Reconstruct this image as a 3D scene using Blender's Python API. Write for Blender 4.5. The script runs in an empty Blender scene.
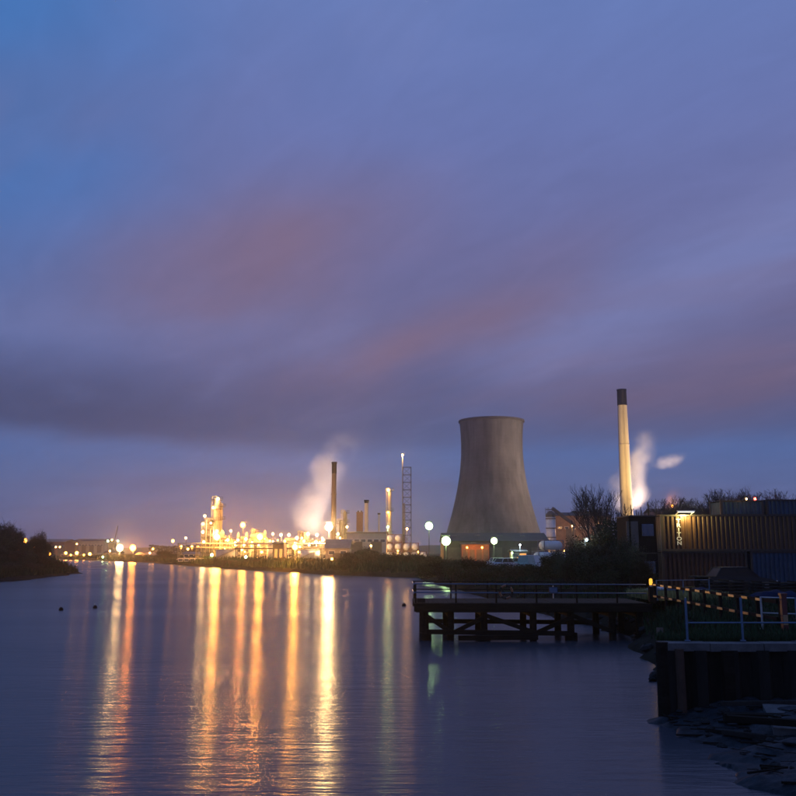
import bpy, bmesh, math, random
from mathutils import Vector, Matrix, geometry, noise as mnoise
R = math.radians
random.seed(7)
SC = bpy.context.scene
COL = SC.collection

# ------------------------------------------------------------------ camera
H = 4.2                       # camera height above the river
FPX = 900.0                   # focal length in photo pixels (796 wide)
TILT = math.atan(154 / 900)
cam_d = bpy.data.cameras.new('camera'); cam = bpy.data.objects.new('camera', cam_d); COL.objects.link(cam)
cam.location = (0, 0, H); cam.rotation_euler = (R(90) + TILT, 0, 0)
cam_d.sensor_width = 36; cam_d.lens = 36 * FPX / 796; cam_d.clip_end = 6000; cam_d.clip_start = 0.1
SC.camera = cam

def lin(r, g, b, a=1.0):
    f = lambda c: (c / 255) / 12.92 if c <= 10 else (((c / 255) + 0.055) / 1.055) ** 2.4
    return (f(r), f(g), f(b), a)

# ------------------------------------------------------------------ sky
W = bpy.data.worlds.new('World'); SC.world = W; W.use_nodes = True
def build_world():
    nt = W.node_tree; N = nt.nodes; L = nt.links; N.clear()
    def val(x, sock):
        if isinstance(x, (int, float)): sock.default_value = x
        else: L.new(x, sock)
    def m(op, a, b=0.0, c=0.0):
        n = N.new('ShaderNodeMath'); n.operation = op
        val(a, n.inputs[0]); val(b, n.inputs[1]); val(c, n.inputs[2]); return n.outputs[0]
    def smooth(x, a, b):
        n = N.new('ShaderNodeMapRange'); n.interpolation_type = 'SMOOTHSTEP'
        val(x, n.inputs['Value']); n.inputs['From Min'].default_value = a; n.inputs['From Max'].default_value = b
        return n.outputs['Result']
    def mix(f, a, b):
        n = N.new('ShaderNodeMix'); n.data_type = 'RGBA'; n.clamp_factor = True
        val(f, n.inputs[0])
        for s, x in ((n.inputs[6], a), (n.inputs[7], b)):
            if isinstance(x, tuple): s.default_value = x
            else: L.new(x, s)
        return n.outputs[2]
    def noise(vec, scale, detail, rough=0.5, dist=0.0):
        n = N.new('ShaderNodeTexNoise'); L.new(vec, n.inputs['Vector'])
        n.inputs['Scale'].default_value = scale; n.inputs['Detail'].default_value = detail
        n.inputs['Roughness'].default_value = rough; n.inputs['Distortion'].default_value = dist
        return n.outputs['Fac']
    def comb(x, y, z=0.0):
        n = N.new('ShaderNodeCombineXYZ'); val(x, n.inputs[0]); val(y, n.inputs[1]); val(z, n.inputs[2]); return n.outputs[0]
    tc = N.new('ShaderNodeTexCoord')
    sp = N.new('ShaderNodeSeparateXYZ'); L.new(tc.outputs['Generated'], sp.inputs[0])
    x, y, z = sp.outputs
    el = m('MULTIPLY', m('ARCSINE', z), 57.2958)
    az = m('MULTIPLY', m('ARCTAN2', x, y), 57.2958)
    # cloud sheet seen in perspective: streets running towards azimuth -30 degrees
    zz = m('ADD', m('MAXIMUM', z, 0.0), 0.12)
    px_, py_ = m('DIVIDE', x, zz), m('DIVIDE', y, zz)
    a = R(-34)
    u = m('ADD', m('MULTIPLY', px_, math.sin(a)), m('MULTIPLY', py_, math.cos(a)))
    w = m('SUBTRACT', m('MULTIPLY', px_, math.cos(a)), m('MULTIPLY', py_, math.sin(a)))
    streak = noise(comb(m('MULTIPLY', u, 0.42), m('MULTIPLY', w, 0.95), 2.3), 1.0, 3.0, 0.5, 0.5)
    fine = noise(comb(m('MULTIPLY', u, 0.8), m('MULTIPLY', w, 1.6), 7.1), 1.6, 5.0, 0.55, 0.3)
    wob = m('SUBTRACT', noise(comb(m('MULTIPLY', az, 0.06), m('MULTIPLY', el, 0.11), 4.0), 1.0, 3.0), 0.5)
    # clear dusk sky: sky texture with the sun just down, plus an elevation ramp
    sky = N.new('ShaderNodeTexSky'); sky.sky_type = 'NISHITA'; sky.sun_disc = False
    sky.sun_elevation = R(-3); sky.sun_rotation = R(250); sky.air_density = 1.0; sky.dust_density = 1.0; sky.ozone_density = 3.0
    ramp = N.new('ShaderNodeValToRGB'); L.new(m('DIVIDE', el, 60.0), ramp.inputs[0])
    e = ramp.color_ramp.elements
    stops = [(0.0, lin(122, 114, 148)), (3.0, lin(99, 112, 160)), (6, lin(86, 110, 165)), (10, lin(92, 99, 144)), (14, lin(99, 103, 148)),
             (19, lin(107, 110, 158)), (26, lin(105, 118, 174)), (34, lin(102, 124, 183)), (60, lin(92, 110, 170))]
    while len(e) < len(stops): e.new(0.5)
    for k, (t, c) in enumerate(stops): e[k].position = t / 60; e[k].color = c
    clear = mix(m('MULTIPLY', m('SUBTRACT', 1.0, smooth(m('ADD', az, m('MULTIPLY', wob, 6.0)), -27, -8)), smooth(el, 7, 27)), ramp.outputs[0], lin(64, 116, 183))
    # explicit long cloud banks (direction space), warped by noise
    def bank(a0, e0, a1, e1, sig, endfade=8.0, warp=5.0):
        sl = (e1 - e0) / (a1 - a0); L2 = math.hypot(a1 - a0, e1 - e0)
        d = m('SUBTRACT', m('SUBTRACT', el, e0), m('MULTIPLY', m('SUBTRACT', az, a0), sl))
        d = m('ADD', m('MULTIPLY', d, math.cos(math.atan(sl))), m('MULTIPLY', wob, warp))
        d = m('ADD', d, m('MULTIPLY', m('SUBTRACT', fine, 0.5), 2.2))
        g = m('POWER', 2.71828, m('MULTIPLY', m('MULTIPLY', d, d), -1 / (2 * sig * sig)))
        al = smooth(az, a0 - endfade, a0 + endfade)
        ar = m('SUBTRACT', 1.0, smooth(az, a1 - endfade, a1 + endfade))
        return m('MULTIPLY', g, m('MULTIPLY', al, ar))
    pink = m('ADD', m('MULTIPLY', bank(-19, 16.2, 0, 20.5, 2.2, 8.0), 0.8), m('MULTIPLY', bank(-5, 10.6, 11, 17.0, 1.7, 6.0, 4.0), 0.75))
    pink = m('ADD', pink, m('MULTIPLY', bank(8, 8.6, 40, 9.6, 1.7, 6.0, 3.0), 0.6))
    pink = m('ADD', pink, m('MULTIPLY', smooth(streak, 0.40, 0.72), m('SUBTRACT', 0.62, m('MULTIPLY', smooth(el, 23, 31), 0.5))))
    pink = m('MULTIPLY', m('MINIMUM', pink, 1.0), m('ADD', 0.55, m('MULTIPLY', fine, 0.6)))
    pink = m('MULTIPLY', pink, smooth(el, 6.0, 9.5))
    gap = m('ADD', bank(6, 11.4, 30, 20.8, 2.0, 5.0, 3.0), m('MULTIPLY', bank(-30, 12.5, -4, 15.0, 1.1, 6.0, 3.0), 0.45))
    gap = m('ADD', gap, m('MULTIPLY', smooth(fine, 0.52, 0.72), 0.35))
    c0 = mix(m('MULTIPLY', m('MINIMUM', gap, 1.0), 0.8), clear, lin(118, 130, 184))
    c1 = mix(m('MULTIPLY', pink, 0.95), c0, lin(128, 106, 130))
    # low dark stratus deck, ragged foot at about 7.5 degrees
    elw = m('ADD', m('ADD', el, m('MULTIPLY', wob, 2.6)), m('MULTIPLY', m('SUBTRACT', fine, 0.5), 1.4))
    deck = m('MULTIPLY', smooth(elw, 5.9, 7.5), m('SUBTRACT', 1.0, smooth(elw, 8.0, 12.5)))
    deck = m('MULTIPLY', deck, m('SUBTRACT', 1.0, m('MULTIPLY', smooth(az, -22, 8), 0.6)))
    c2 = mix(m('MULTIPLY', deck, 0.8), c1, lin(68, 71, 104))
    low = m('MULTIPLY', noise(comb(m('MULTIPLY', az, 0.05), m('MULTIPLY', el, 0.45), 9.0), 1.3, 4.0), m('SUBTRACT', 1.0, smooth(el, 4.0, 8.0)))
    c3 = mix(m('MULTIPLY', smooth(low, 0.45, 0.7), 0.45), c2, lin(92, 98, 142))
    tex = noise(comb(m('MULTIPLY', u, 0.9), m('MULTIPLY', w, 2.2), 3.3), 4.0, 8.0, 0.62, 0.6)
    gain = m('ADD', 0.88, m('MULTIPLY', tex, 0.24))
    gm = N.new('ShaderNodeMix'); gm.data_type = 'RGBA'; gm.blend_type = 'MULTIPLY'; gm.inputs[0].default_value = 1.0; L.new(c3, gm.inputs[6]); L.new(gain, gm.inputs[7]); c3 = gm.outputs[2]
    add = N.new('ShaderNodeMix'); add.data_type = 'RGBA'; add.blend_type = 'ADD'; add.inputs[0].default_value = 0.06
    L.new(c3, add.inputs[6]); L.new(sky.outputs[0], add.inputs[7])
    bg = N.new('ShaderNodeBackground'); L.new(add.outputs[2], bg.inputs[0]); bg.inputs[1].default_value = 1.0
    out = N.new('ShaderNodeOutputWorld'); L.new(bg.outputs[0], out.inputs[0])
build_world()
# the sun is below the horizon; a very weak broad lamp stands for the afterglow in the west
sd = bpy.data.lights.new('sun', 'SUN'); sd.energy = 0.03; sd.angle = R(25); sd.color = (1.0, 0.75, 0.7)
sun = bpy.data.objects.new('sun', sd); COL.objects.link(sun); sun.rotation_euler = (R(80), 0, R(-70))
VS = SC.view_settings; VS.view_transform = 'Standard'; VS.look = 'None'; VS.gamma = 1.0; VS.exposure = 0.0; VS.use_curve_mapping = False
CY = SC.cycles
CY.use_denoising = True; CY.max_bounces = 6; CY.diffuse_bounces = 2; CY.glossy_bounces = 3; CY.transparent_max_bounces = 12
CY.volume_bounces = 0; CY.sample_clamp_indirect = 2.0; CY.sample_clamp_direct = 0.0; CY.caustics_reflective = False; CY.use_light_tree = True
CY.volume_max_steps = 128

# ------------------------------------------------------------------ projection helpers
CT, ST = math.cos(TILT), math.sin(TILT)
def PX(px, Y, z=H):
    return (px - 398) / FPX * (Y * CT + (z - H) * ST)
def PZ(py, Y):
    v = -(py - 398) / FPX
    return H + Y * (ST + v * CT) / (CT - v * ST)
def PM(Y): return FPX / Y          # pixels per metre at depth Y (near the horizon)
G = 1.8                            # level of the land above the river

# ------------------------------------------------------------------ materials
def mat(name, col, rough=0.7, metal=0.0, var=0.25, scale=1.5, bump=0.0, col2=None, spec=0.5, stretch=None):
    m = bpy.data.materials.new(name); m.use_nodes = True
    nt = m.node_tree; N = nt.nodes; L = nt.links; b = N['Principled BSDF']
    b.inputs['Roughness'].default_value = rough; b.inputs['Metallic'].default_value = metal
    b.inputs['Specular IOR Level'].default_value = spec
    tc = N.new('ShaderNodeTexCoord'); vec = tc.outputs['Object']
    if stretch:
        mp = N.new('ShaderNodeMapping'); mp.inputs['Scale'].default_value = stretch; L.new(vec, mp.inputs[0]); vec = mp.outputs[0]
    n = N.new('ShaderNodeTexNoise'); n.inputs['Scale'].default_value = scale; n.inputs['Detail'].default_value = 6; n.inputs['Roughness'].default_value = 0.65
    L.new(vec, n.inputs['Vector'])
    r = N.new('ShaderNodeValToRGB'); L.new(n.outputs['Fac'], r.inputs[0])
    c2 = col2 or tuple(c * (1 - var) for c in col[:3])
    c3 = tuple(min(1, c * (1 + var)) for c in col[:3])
    r.color_ramp.elements[0].position = 0.3; r.color_ramp.elements[0].color = (*c2[:3], 1)
    r.color_ramp.elements[1].position = 0.7; r.color_ramp.elements[1].color = (*c3[:3], 1)
    L.new(r.outputs[0], b.inputs['Base Color'])
    if bump:
        bp = N.new('ShaderNodeBump'); bp.inputs['Strength'].default_value = bump; bp.inputs['Distance'].default_value = 0.05
        L.new(n.outputs['Fac'], bp.inputs['Height']); L.new(bp.outputs[0], b.inputs['Normal'])
    return m
def emis(name, col, strength):
    m = bpy.data.materials.new(name); m.use_nodes = True; nt = m.node_tree; nt.nodes.clear()
    e = nt.nodes.new('ShaderNodeEmission'); e.inputs[0].default_value = (*col, 1); e.inputs[1].default_value = strength
    o = nt.nodes.new('ShaderNodeOutputMaterial'); nt.links.new(e.outputs[0], o.inputs[0])
    m.cycles.emission_sampling = 'NONE'
    return m
M = {}
M['soil'] = mat('soil', (0.025, 0.023, 0.019), 1.0, var=0.5, scale=0.8, bump=0.6, spec=0.0)
M['mud'] = mat('mud', (0.013, 0.019, 0.026), 0.6, var=0.7, scale=2.6, bump=1.0, spec=0.22)
M['stone'] = mat('stone', (0.02, 0.022, 0.024), 0.9, var=0.4, scale=3, bump=0.5, spec=0.2)
M['concrete'] = mat('concrete', (0.17, 0.165, 0.155), 0.95, var=0.3, scale=0.35, bump=0.1, stretch=(1, 1, 0.12), spec=0.2)
def tower_concrete():
    m = mat('tower_concrete', (0.155, 0.152, 0.145), 0.95, var=0.3, scale=0.35, bump=0.1, stretch=(1, 1, 0.10), spec=0.15)
    nt = m.node_tree; N = nt.nodes; L = nt.links; b = N['Principled BSDF']; src = b.inputs['Base Color'].links[0].from_socket
    tc = N.new('ShaderNodeTexCoord'); w = N.new('ShaderNodeTexWave'); w.bands_direction = 'Z'; w.wave_profile = 'SAW'; w.inputs['Scale'].default_value = 0.16; w.inputs['Distortion'].default_value = 0.0
    L.new(tc.outputs['Object'], w.inputs['Vector'])
    n = N.new('ShaderNodeTexNoise'); n.inputs['Scale'].default_value = 0.06; n.inputs['Detail'].default_value = 7; n.inputs['Roughness'].default_value = 0.7; L.new(tc.outputs['Object'], n.inputs['Vector'])
    r = N.new('ShaderNodeMapRange'); L.new(w.outputs['Fac'], r.inputs[0]); r.inputs[1].default_value = 0.9; r.inputs[3].default_value = 1.0; r.inputs[4].default_value = 0.78
    r2 = N.new('ShaderNodeMapRange'); L.new(n.outputs['Fac'], r2.inputs[0]); r2.inputs[1].default_value = 0.35; r2.inputs[2].default_value = 0.65; r2.inputs[3].default_value = 0.72; r2.inputs[4].default_value = 1.1
    mu = N.new('ShaderNodeMath'); mu.operation = 'MULTIPLY'; L.new(r.outputs[0], mu.inputs[0]); L.new(r2.outputs[0], mu.inputs[1])
    mx = N.new('ShaderNodeMix'); mx.data_type = 'RGBA'; mx.blend_type = 'MULTIPLY'; mx.inputs[0].default_value = 1.0; L.new(src, mx.inputs[6]); L.new(mu.outputs[0], mx.inputs[7]); L.new(mx.outputs[2], b.inputs['Base Color'])
    return m
M['tower_concrete'] = tower_concrete()
M['chimney_concrete'] = mat('chimney_concrete', (0.38, 0.35, 0.30), 0.9, var=0.15, scale=0.3, stretch=(1, 1, 0.2))
M['black_band'] = mat('black_band', (0.005, 0.005, 0.006), 1.0, spec=0.0)
M['quay'] = mat('quay', (0.016, 0.016, 0.015), 0.9, var=0.5, scale=1.2, bump=0.5, stretch=(2.0, 2.0, 0.5), spec=0.15)
M['coping'] = mat('coping', (0.085, 0.087, 0.09), 0.85, var=0.35, scale=3, bump=0.3)
M['timber'] = mat('timber', (0.014, 0.012, 0.010), 0.95, var=0.45, scale=4, bump=0.4, stretch=(0.3, 2, 2), spec=0.1)
M['plank'] = mat('plank', (0.03, 0.029, 0.028), 0.95, var=0.45, scale=3, bump=0.3, spec=0.1)
M['galv'] = mat('galvanised_steel', (0.42, 0.44, 0.46), 0.38, 0.7, var=0.2, scale=6)
M['blue_steel'] = mat('blue_painted_steel', (0.07, 0.13, 0.22), 0.4, 0.1, var=0.2, scale=5)
M['rust'] = mat('rusty_steel', (0.05, 0.026, 0.016), 0.75, 0.1, var=0.4, scale=2)
M['box_brown'] = mat('brown_container_paint', (0.062, 0.030, 0.016), 0.5, 0.0, var=0.3, scale=1.5, stretch=(1, 1, 0.3))
M['box_red'] = mat('oxide_red_paint', (0.035, 0.012, 0.009), 0.55, var=0.35, scale=1.4)
M['box_blue'] = mat('blue_container_paint', (0.014, 0.042, 0.09), 0.6, var=0.3, scale=1.2)
M['box_frame'] = mat('dark_frame_paint', (0.03, 0.022, 0.02), 0.6)
M['white_paint'] = mat('white_paint', (0.78, 0.78, 0.76), 0.5, var=0.08)
M['orange_paint'] = mat('orange_band_paint', (0.24, 0.10, 0.045), 0.35, var=0.2, scale=9)
M['lamplit_band'] = mat('lamplit_band_paint', (0.30, 0.19, 0.10), 0.35, var=0.2, scale=9)  # white bands with the orange of a street lamp put into the colour
M['black_paint'] = mat('black_paint', (0.008, 0.008, 0.009), 0.9, spec=0.1)
M['red_paint'] = mat('red_paint', (0.09, 0.018, 0.018), 0.5)
M['cabin'] = mat('dark_cabin_cladding', (0.009, 0.01, 0.011), 0.9, var=0.35, scale=1.2, spec=0.1)
M['glass'] = mat('window_glass', (0.02, 0.05, 0.10), 0.25, var=0.1, spec=1.0)
M['steel'] = mat('process_steel', (0.36, 0.33, 0.29), 0.55, 0.2, var=0.25, scale=1.0)
M['steel_dark'] = mat('dark_steelwork', (0.10, 0.095, 0.09), 0.65, 0.2, var=0.3, scale=1.0)
M['cladding'] = mat('pale_cladding', (0.45, 0.43, 0.40), 0.6, 0.1, var=0.15, scale=0.6)
M['brick'] = mat('red_brick', (0.22, 0.11, 0.075), 0.9, var=0.25, scale=2)
M['works_brown'] = mat('works_brown', (0.24, 0.15, 0.10), 0.85, var=0.3, scale=0.5)
M['stack_brown'] = mat('brown_stack', (0.07, 0.045, 0.033), 0.85, var=0.2, scale=0.5)
M['roof_dark'] = mat('dark_roofing', (0.04, 0.042, 0.045), 0.75, var=0.3, scale=0.7)
M['roof_grey'] = mat('grey_roofing', (0.16, 0.16, 0.165), 0.7, var=0.25, scale=0.5)
M['wall_grey'] = mat('grey_sheeting', (0.30, 0.30, 0.29), 0.65, var=0.2, scale=0.5)
M['bark'] = mat('bark', (0.045, 0.036, 0.03), 0.9, var=0.35, scale=4)
M['twig'] = mat('twigs', (0.06, 0.045, 0.038), 0.9, var=0.3, scale=4)
M['leaf'] = mat('dark_leaves', (0.035, 0.045, 0.022), 0.85, var=0.5, scale=1.2, spec=0.1)
M['leaf2'] = mat('brown_leaves', (0.055, 0.045, 0.025), 0.85, var=0.5, scale=1.2, spec=0.1)
M['grass'] = mat('grass_blades', (0.022, 0.042, 0.018), 0.85, var=0.5, scale=0.8, spec=0.15)
M['lamplit_grass'] = mat('lamplit_grass', (0.22, 0.22, 0.08), 0.8, var=0.4, scale=1.0)  # lamplight put into the colour: brighter, yellower copy of the quay grass
M['tank_white'] = mat('tank_white', (0.6, 0.62, 0.64), 0.4, var=0.15, scale=1.0)
M['tank_frame'] = mat('tank_frame_blue', (0.05, 0.08, 0.14), 0.55)
M['tank_red'] = mat('tank_frame_brown', (0.16, 0.08, 0.05), 0.55)
M['rubber'] = mat('rubber', (0.02, 0.02, 0.02), 0.8)
M['car_dark'] = mat('dark_car_paint', (0.012, 0.013, 0.017), 0.5, var=0.05, spec=0.25)
M['glass_dark'] = mat('dark_glass', (0.008, 0.009, 0.012), 0.3, var=0.05, spec=0.2)
M['car_white'] = mat('white_car_paint', (0.7, 0.72, 0.72), 0.3, var=0.04)
M['car_green'] = mat('pale_green_car_paint', (0.25, 0.42, 0.36), 0.3, var=0.04)
M['car_silver'] = mat('silver_car_paint', (0.45, 0.47, 0.5), 0.28, 0.4, var=0.04)
M['tarp'] = mat('blue_tarpaulin', (0.006, 0.014, 0.045), 0.9, var=0.3, scale=2, bump=0.5, spec=0.1)
M['hill'] = mat('hill', (0.05, 0.05, 0.04), 1.0, var=0.4, scale=0.01, spec=0.0)
LCOL = {'sodium': (1.0, 0.30, 0.035), 'amber': (1.0, 0.37, 0.045), 'warm': (1.0, 0.46, 0.12), 'white': (1.0, 0.58, 0.22),
        'green': (0.62, 1.0, 0.40), 'cool': (0.70, 0.90, 1.0), 'red': (1.0, 0.08, 0.05), 'steam_fill': (1.0, 0.72, 0.58), 'chimlight': (1.0, 0.60, 0.17)}
for k, c in LCOL.items(): M['bulb_' + k] = emis('bulb_' + k, c, 30.0)
M['lit_window'] = emis('lit_window', (1.0, 0.42, 0.10), 1.1)

def water_mat():
    m = bpy.data.materials.new('river_water'); m.use_nodes = True
    nt = m.node_tree; N = nt.nodes; L = nt.links; b = N['Principled BSDF']
    b.inputs['Base Color'].default_value = (0.05, 0.055, 0.07, 1)
    b.inputs['IOR'].default_value = 1.333
    tc = N.new('ShaderNodeTexCoord')
    def nz(sx, sy, scale, detail):
        mp = N.new('ShaderNodeMapping'); mp.inputs['Scale'].default_value = (sx, sy, 1); mp.inputs['Rotation'].default_value = (0, 0, R(6)); L.new(tc.outputs['Object'], mp.inputs[0])
        n = N.new('ShaderNodeTexNoise'); n.inputs['Scale'].default_value = scale; n.inputs['Detail'].default_value = detail; n.inputs['Roughness'].default_value = 0.6
        L.new(mp.outputs[0], n.inputs['Vector']); return n.outputs['Fac']
    a = nz(0.22, 1.0, 4.5, 3); c = nz(0.3, 1.0, 0.9, 3); big = nz(0.25, 1.0, 0.035, 4)
    ad = N.new('ShaderNodeMath'); ad.operation = 'MULTIPLY_ADD'; L.new(c, ad.inputs[0]); ad.inputs[1].default_value = 1.6; L.new(a, ad.inputs[2])
    bp = N.new('ShaderNodeBump'); bp.inputs['Strength'].default_value = 1.0; bp.inputs['Distance'].default_value = 0.022
    L.new(ad.outputs[0], bp.inputs['Height']); L.new(bp.outputs[0], b.inputs['Normal'])
    mr = N.new('ShaderNodeMapRange'); L.new(big, mr.inputs[0]); mr.inputs[1].default_value = 0.3; mr.inputs[2].default_value = 0.7
    mr.inputs[3].default_value = 0.22; mr.inputs[4].default_value = 0.28; L.new(mr.outputs[0], b.inputs['Roughness'])
    b.inputs['Anisotropic'].default_value = 0.7
    tg = N.new('ShaderNodeCombineXYZ'); tg.inputs[1].default_value = 1.0; L.new(tg.outputs[0], b.inputs['Tangent'])
    return m
M['water'] = water_mat()

# ------------------------------------------------------------------ mesh builder
class MB:
    def __init__(s): s.v = []; s.f = []
    def add(s, vs, fs):
        o = len(s.v); s.v += [tuple(v) for v in vs]; s.f += [tuple(i + o for i in f) for f in fs]; return s
    def box(s, c, d, rz=0.0):
        cx, cy, cz = c; a, b, h = d[0] / 2, d[1] / 2, d[2] / 2; co, si = math.cos(rz), math.sin(rz)
        vs = []
        for z in (-h, h):
            for x, y in ((-a, -b), (a, -b), (a, b), (-a, b)): vs.append((cx + x * co - y * si, cy + x * si + y * co, cz + z))
        return s.add(vs, [(3, 2, 1, 0), (4, 5, 6, 7), (0, 1, 5, 4), (1, 2, 6, 5), (2, 3, 7, 6), (3, 0, 4, 7)])
    def bar(s, p, q, w, h=None):
        h = h or w; p, q = Vector(p), Vector(q); d = (q - p).normalized()
        up = Vector((0, 0, 1)) if abs(d.z) < 0.95 else Vector((0, 1, 0))
        a = d.cross(up).normalized() * w / 2; b = a.cross(d).normalized() * h / 2
        vs = [e + x for e in (p, q) for x in (-a - b, a - b, a + b, -a + b)]
        return s.add(vs, [(3, 2, 1, 0), (4, 5, 6, 7), (0, 1, 5, 4), (1, 2, 6, 5), (2, 3, 7, 6), (3, 0, 4, 7)])
    def cyl(s, p, q, r, r2=None, n=8, cap=True):
        r2 = r if r2 is None else r2; p, q = Vector(p), Vector(q); d = (q - p).normalized()
        up = Vector((0, 0, 1)) if abs(d.z) < 0.9 else Vector((1, 0, 0))
        a = d.cross(up).normalized(); b = d.cross(a).normalized()
        vs = [p + (a * math.cos(t) + b * math.sin(t)) * r for t in [2 * math.pi * i / n for i in range(n)]]
        vs += [q + (a * math.cos(t) + b * math.sin(t)) * r2 for t in [2 * math.pi * i / n for i in range(n)]]
        fs = [(i, (i + 1) % n, n + (i + 1) % n, n + i) for i in range(n)]
        if cap: fs += [tuple(range(n - 1, -1, -1)), tuple(range(n, 2 * n))]
        return s.add(vs, fs)
    def lathe(s, prof, n=24, c=(0, 0, 0), cap=True):
        vs = []; fs = []
        for r, z in prof:
            for i in range(n):
                t = 2 * math.pi * i / n; vs.append((c[0] + r * math.cos(t), c[1] + r * math.sin(t), c[2] + z))
        for k in range(len(prof) - 1):
            for i in range(n):
                j = (i + 1) % n; fs.append((k * n + i, k * n + j, (k + 1) * n + j, (k + 1) * n + i))
        if cap:
            fs.append(tuple(range(n - 1, -1, -1))); fs.append(tuple((len(prof) - 1) * n + i for i in range(n)))
        return s.add(vs, fs)
    def ball(s, c, r, n=8, m=5, sq=(1, 1, 1)):
        prof = [(max(1e-3, math.sin(math.pi * k / m)), -math.cos(math.pi * k / m)) for k in range(m + 1)]
        b = MB().lathe(prof, n, cap=False)
        return s.add([(c[0] + x * r * sq[0], c[1] + y * r * sq[1], c[2] + z * r * sq[2]) for x, y, z in b.v], b.f)
    def ring(s, c, r0, r1, h, n=16, a0=0, a1=360):
        full = abs(a1 - a0 - 360) < 1e-3; k = n if full else n + 1; vs = []
        for i in range(k):
            t = R(a0 + (a1 - a0) * i / n)
            for r, z in ((r0, 0), (r1, 0), (r1, h), (r0, h)): vs.append((c[0] + r * math.cos(t), c[1] + r * math.sin(t), c[2] + z))
        fs = []
        for i in range(n):
            j = (i + 1) % k
            for q in range(4): fs.append((i * 4 + q, j * 4 + q, j * 4 + (q + 1) % 4, i * 4 + (q + 1) % 4))
        return s.add(vs, fs)
    def mesh(s, name, m, smooth=False):
        me = bpy.data.meshes.new(name); me.from_pydata(s.v, [], s.f); me.update()
        if m: me.materials.append(M[m] if isinstance(m, str) else m)
        if smooth: me.shade_smooth()
        return me
    def build(s, name, m, parent=None, smooth=False, loc=(0, 0, 0)):
        return ob(name, s.mesh(name, m, smooth), parent, loc)

def ob(name, me, parent=None, loc=(0, 0, 0), rot=(0, 0, 0), sc=(1, 1, 1)):
    o = bpy.data.objects.new(name, me); COL.objects.link(o); o.parent = parent
    o.location = loc; o.rotation_euler = rot; o.scale = sc; return o
def tag(o, label=None, cat=None, group=None, kind=None):
    if label: o['label'] = label
    if cat: o['category'] = cat
    if group: o['group'] = group
    if kind: o['kind'] = kind
    return o
def thing(name, label, cat, loc, rz=0.0, group=None):
    o = bpy.data.objects.new(name, None); COL.objects.link(o); o.location = loc; o.rotation_euler = (0, 0, rz); o.empty_display_size = 0.3
    return tag(o, label, cat, group)
def copy_tree(o, parent=None):
    c = o.copy(); COL.objects.link(c); c.parent = parent
    for ch in list(o.children): copy_tree(ch, c)
    return c

# ------------------------------------------------------------------ setting: river, land, banks, hills
def grid_mesh(x0, x1, y0, y1, nx, ny, zf):
    mb = MB(); mb.v = [(x0 + (x1 - x0) * i / nx, y0 + (y1 - y0) * j / ny, zf(x0 + (x1 - x0) * i / nx, y0 + (y1 - y0) * j / ny)) for j in range(ny + 1) for i in range(nx + 1)]
    mb.f = [(j * (nx + 1) + i, j * (nx + 1) + i + 1, (j + 1) * (nx + 1) + i + 1, (j + 1) * (nx + 1) + i) for j in range(ny) for i in range(nx)]
    return mb
tag(MB().add([(-1500, -60, 0), (1500, -60, 0), (1500, 1100, 0), (-1500, 1100, 0)], [(0, 1, 2, 3)]).build('river_water', 'water'), kind='structure')
tag(MB().add([(-1500, -60, -1.6), (1500, -60, -1.6), (1500, 1100, -1.6), (-1500, 1100, -1.6)], [(0, 1, 2, 3)]).build('river_bed', 'mud'), kind='structure')

SHORE = [(6.85, 24.2), (7.55, 27), (8.75, 31), (9.7, 35), (10.3, 40), (11.8, 46), (10.8, 54), (9.8, 62), (8.5, 80), (6, 110), (3, 151), (-5, 161), (-13, 172),
         (-26, 199), (-39, 222), (-60, 270), (-78, 315), (-97, 360), (-134, 420), (-210, 560), (-275, 650), (-700, 760), (-1500, 860)]
def make_land():
    pts = []
    for (x0, y0), (x1, y1) in zip(SHORE, SHORE[1:]):
        d = math.hypot(x1 - x0, y1 - y0); n = max(1, int(d / (1.2 if y0 < 60 else 5 if y0 < 400 else 30)))
        for k in range(n): pts.append((x0 + (x1 - x0) * k / n, y0 + (y1 - y0) * k / n))
    pts.append(SHORE[-1]); rows = []
    rnd = random.Random(3)
    for i, (x, y) in enumerate(pts):
        a, b = pts[max(0, i - 2)], pts[min(len(pts) - 1, i + 2)]
        t = Vector((b[0] - a[0], b[1] - a[1])).normalized(); n = Vector((-t.y, t.x))     # points to the water
        s = 0.0 if i == 0 else min(1.0, 0.25 + i / 12) * (1.0 if y < 70 else min(2.2, 1 + (y - 70) / 120))
        j = rnd.uniform(-0.35, 0.35) * s
        rows.append([(x + n.x * o * s + n.x * j, y + n.y * o * s + n.y * j, z + (rnd.uniform(-.12, .12) * min(1, s) if 0 < q < 4 else 0))
                     for q, (o, z) in enumerate(((2.6, -1.65), (0.0, -0.02), (-0.9, 0.55), (-2.2, 1.25), (-3.8, G)))])
    mb = MB(); nr = 5
    for r in rows: mb.v += r
    for i in range(len(rows) - 1):
        for q in range(nr - 1):
            a = i * nr + q; mb.f.append((a, a + 1, a + nr + 1, a + nr))
    top = [Vector(r[4]) for r in rows]
    poly = [Vector((1500, 24.2, G))] + top + [Vector((-1500, 2200, G)), Vector((1500, 2200, G))]
    tri = geometry.tessellate_polygon([poly]); o = len(mb.v); mb.v += [tuple(p) for p in poly]
    mb.f += [tuple(o + k for k in t) for t in tri]
    g = mb.build('ground', 'soil'); tag(g, kind='structure'); return g, rows
ground, SROWS = make_land()
bm = bmesh.new(); bm.from_mesh(ground.data); bmesh.ops.recalc_face_normals(bm, faces=bm.faces); bm.to_mesh(ground.data); bm.free()

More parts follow.
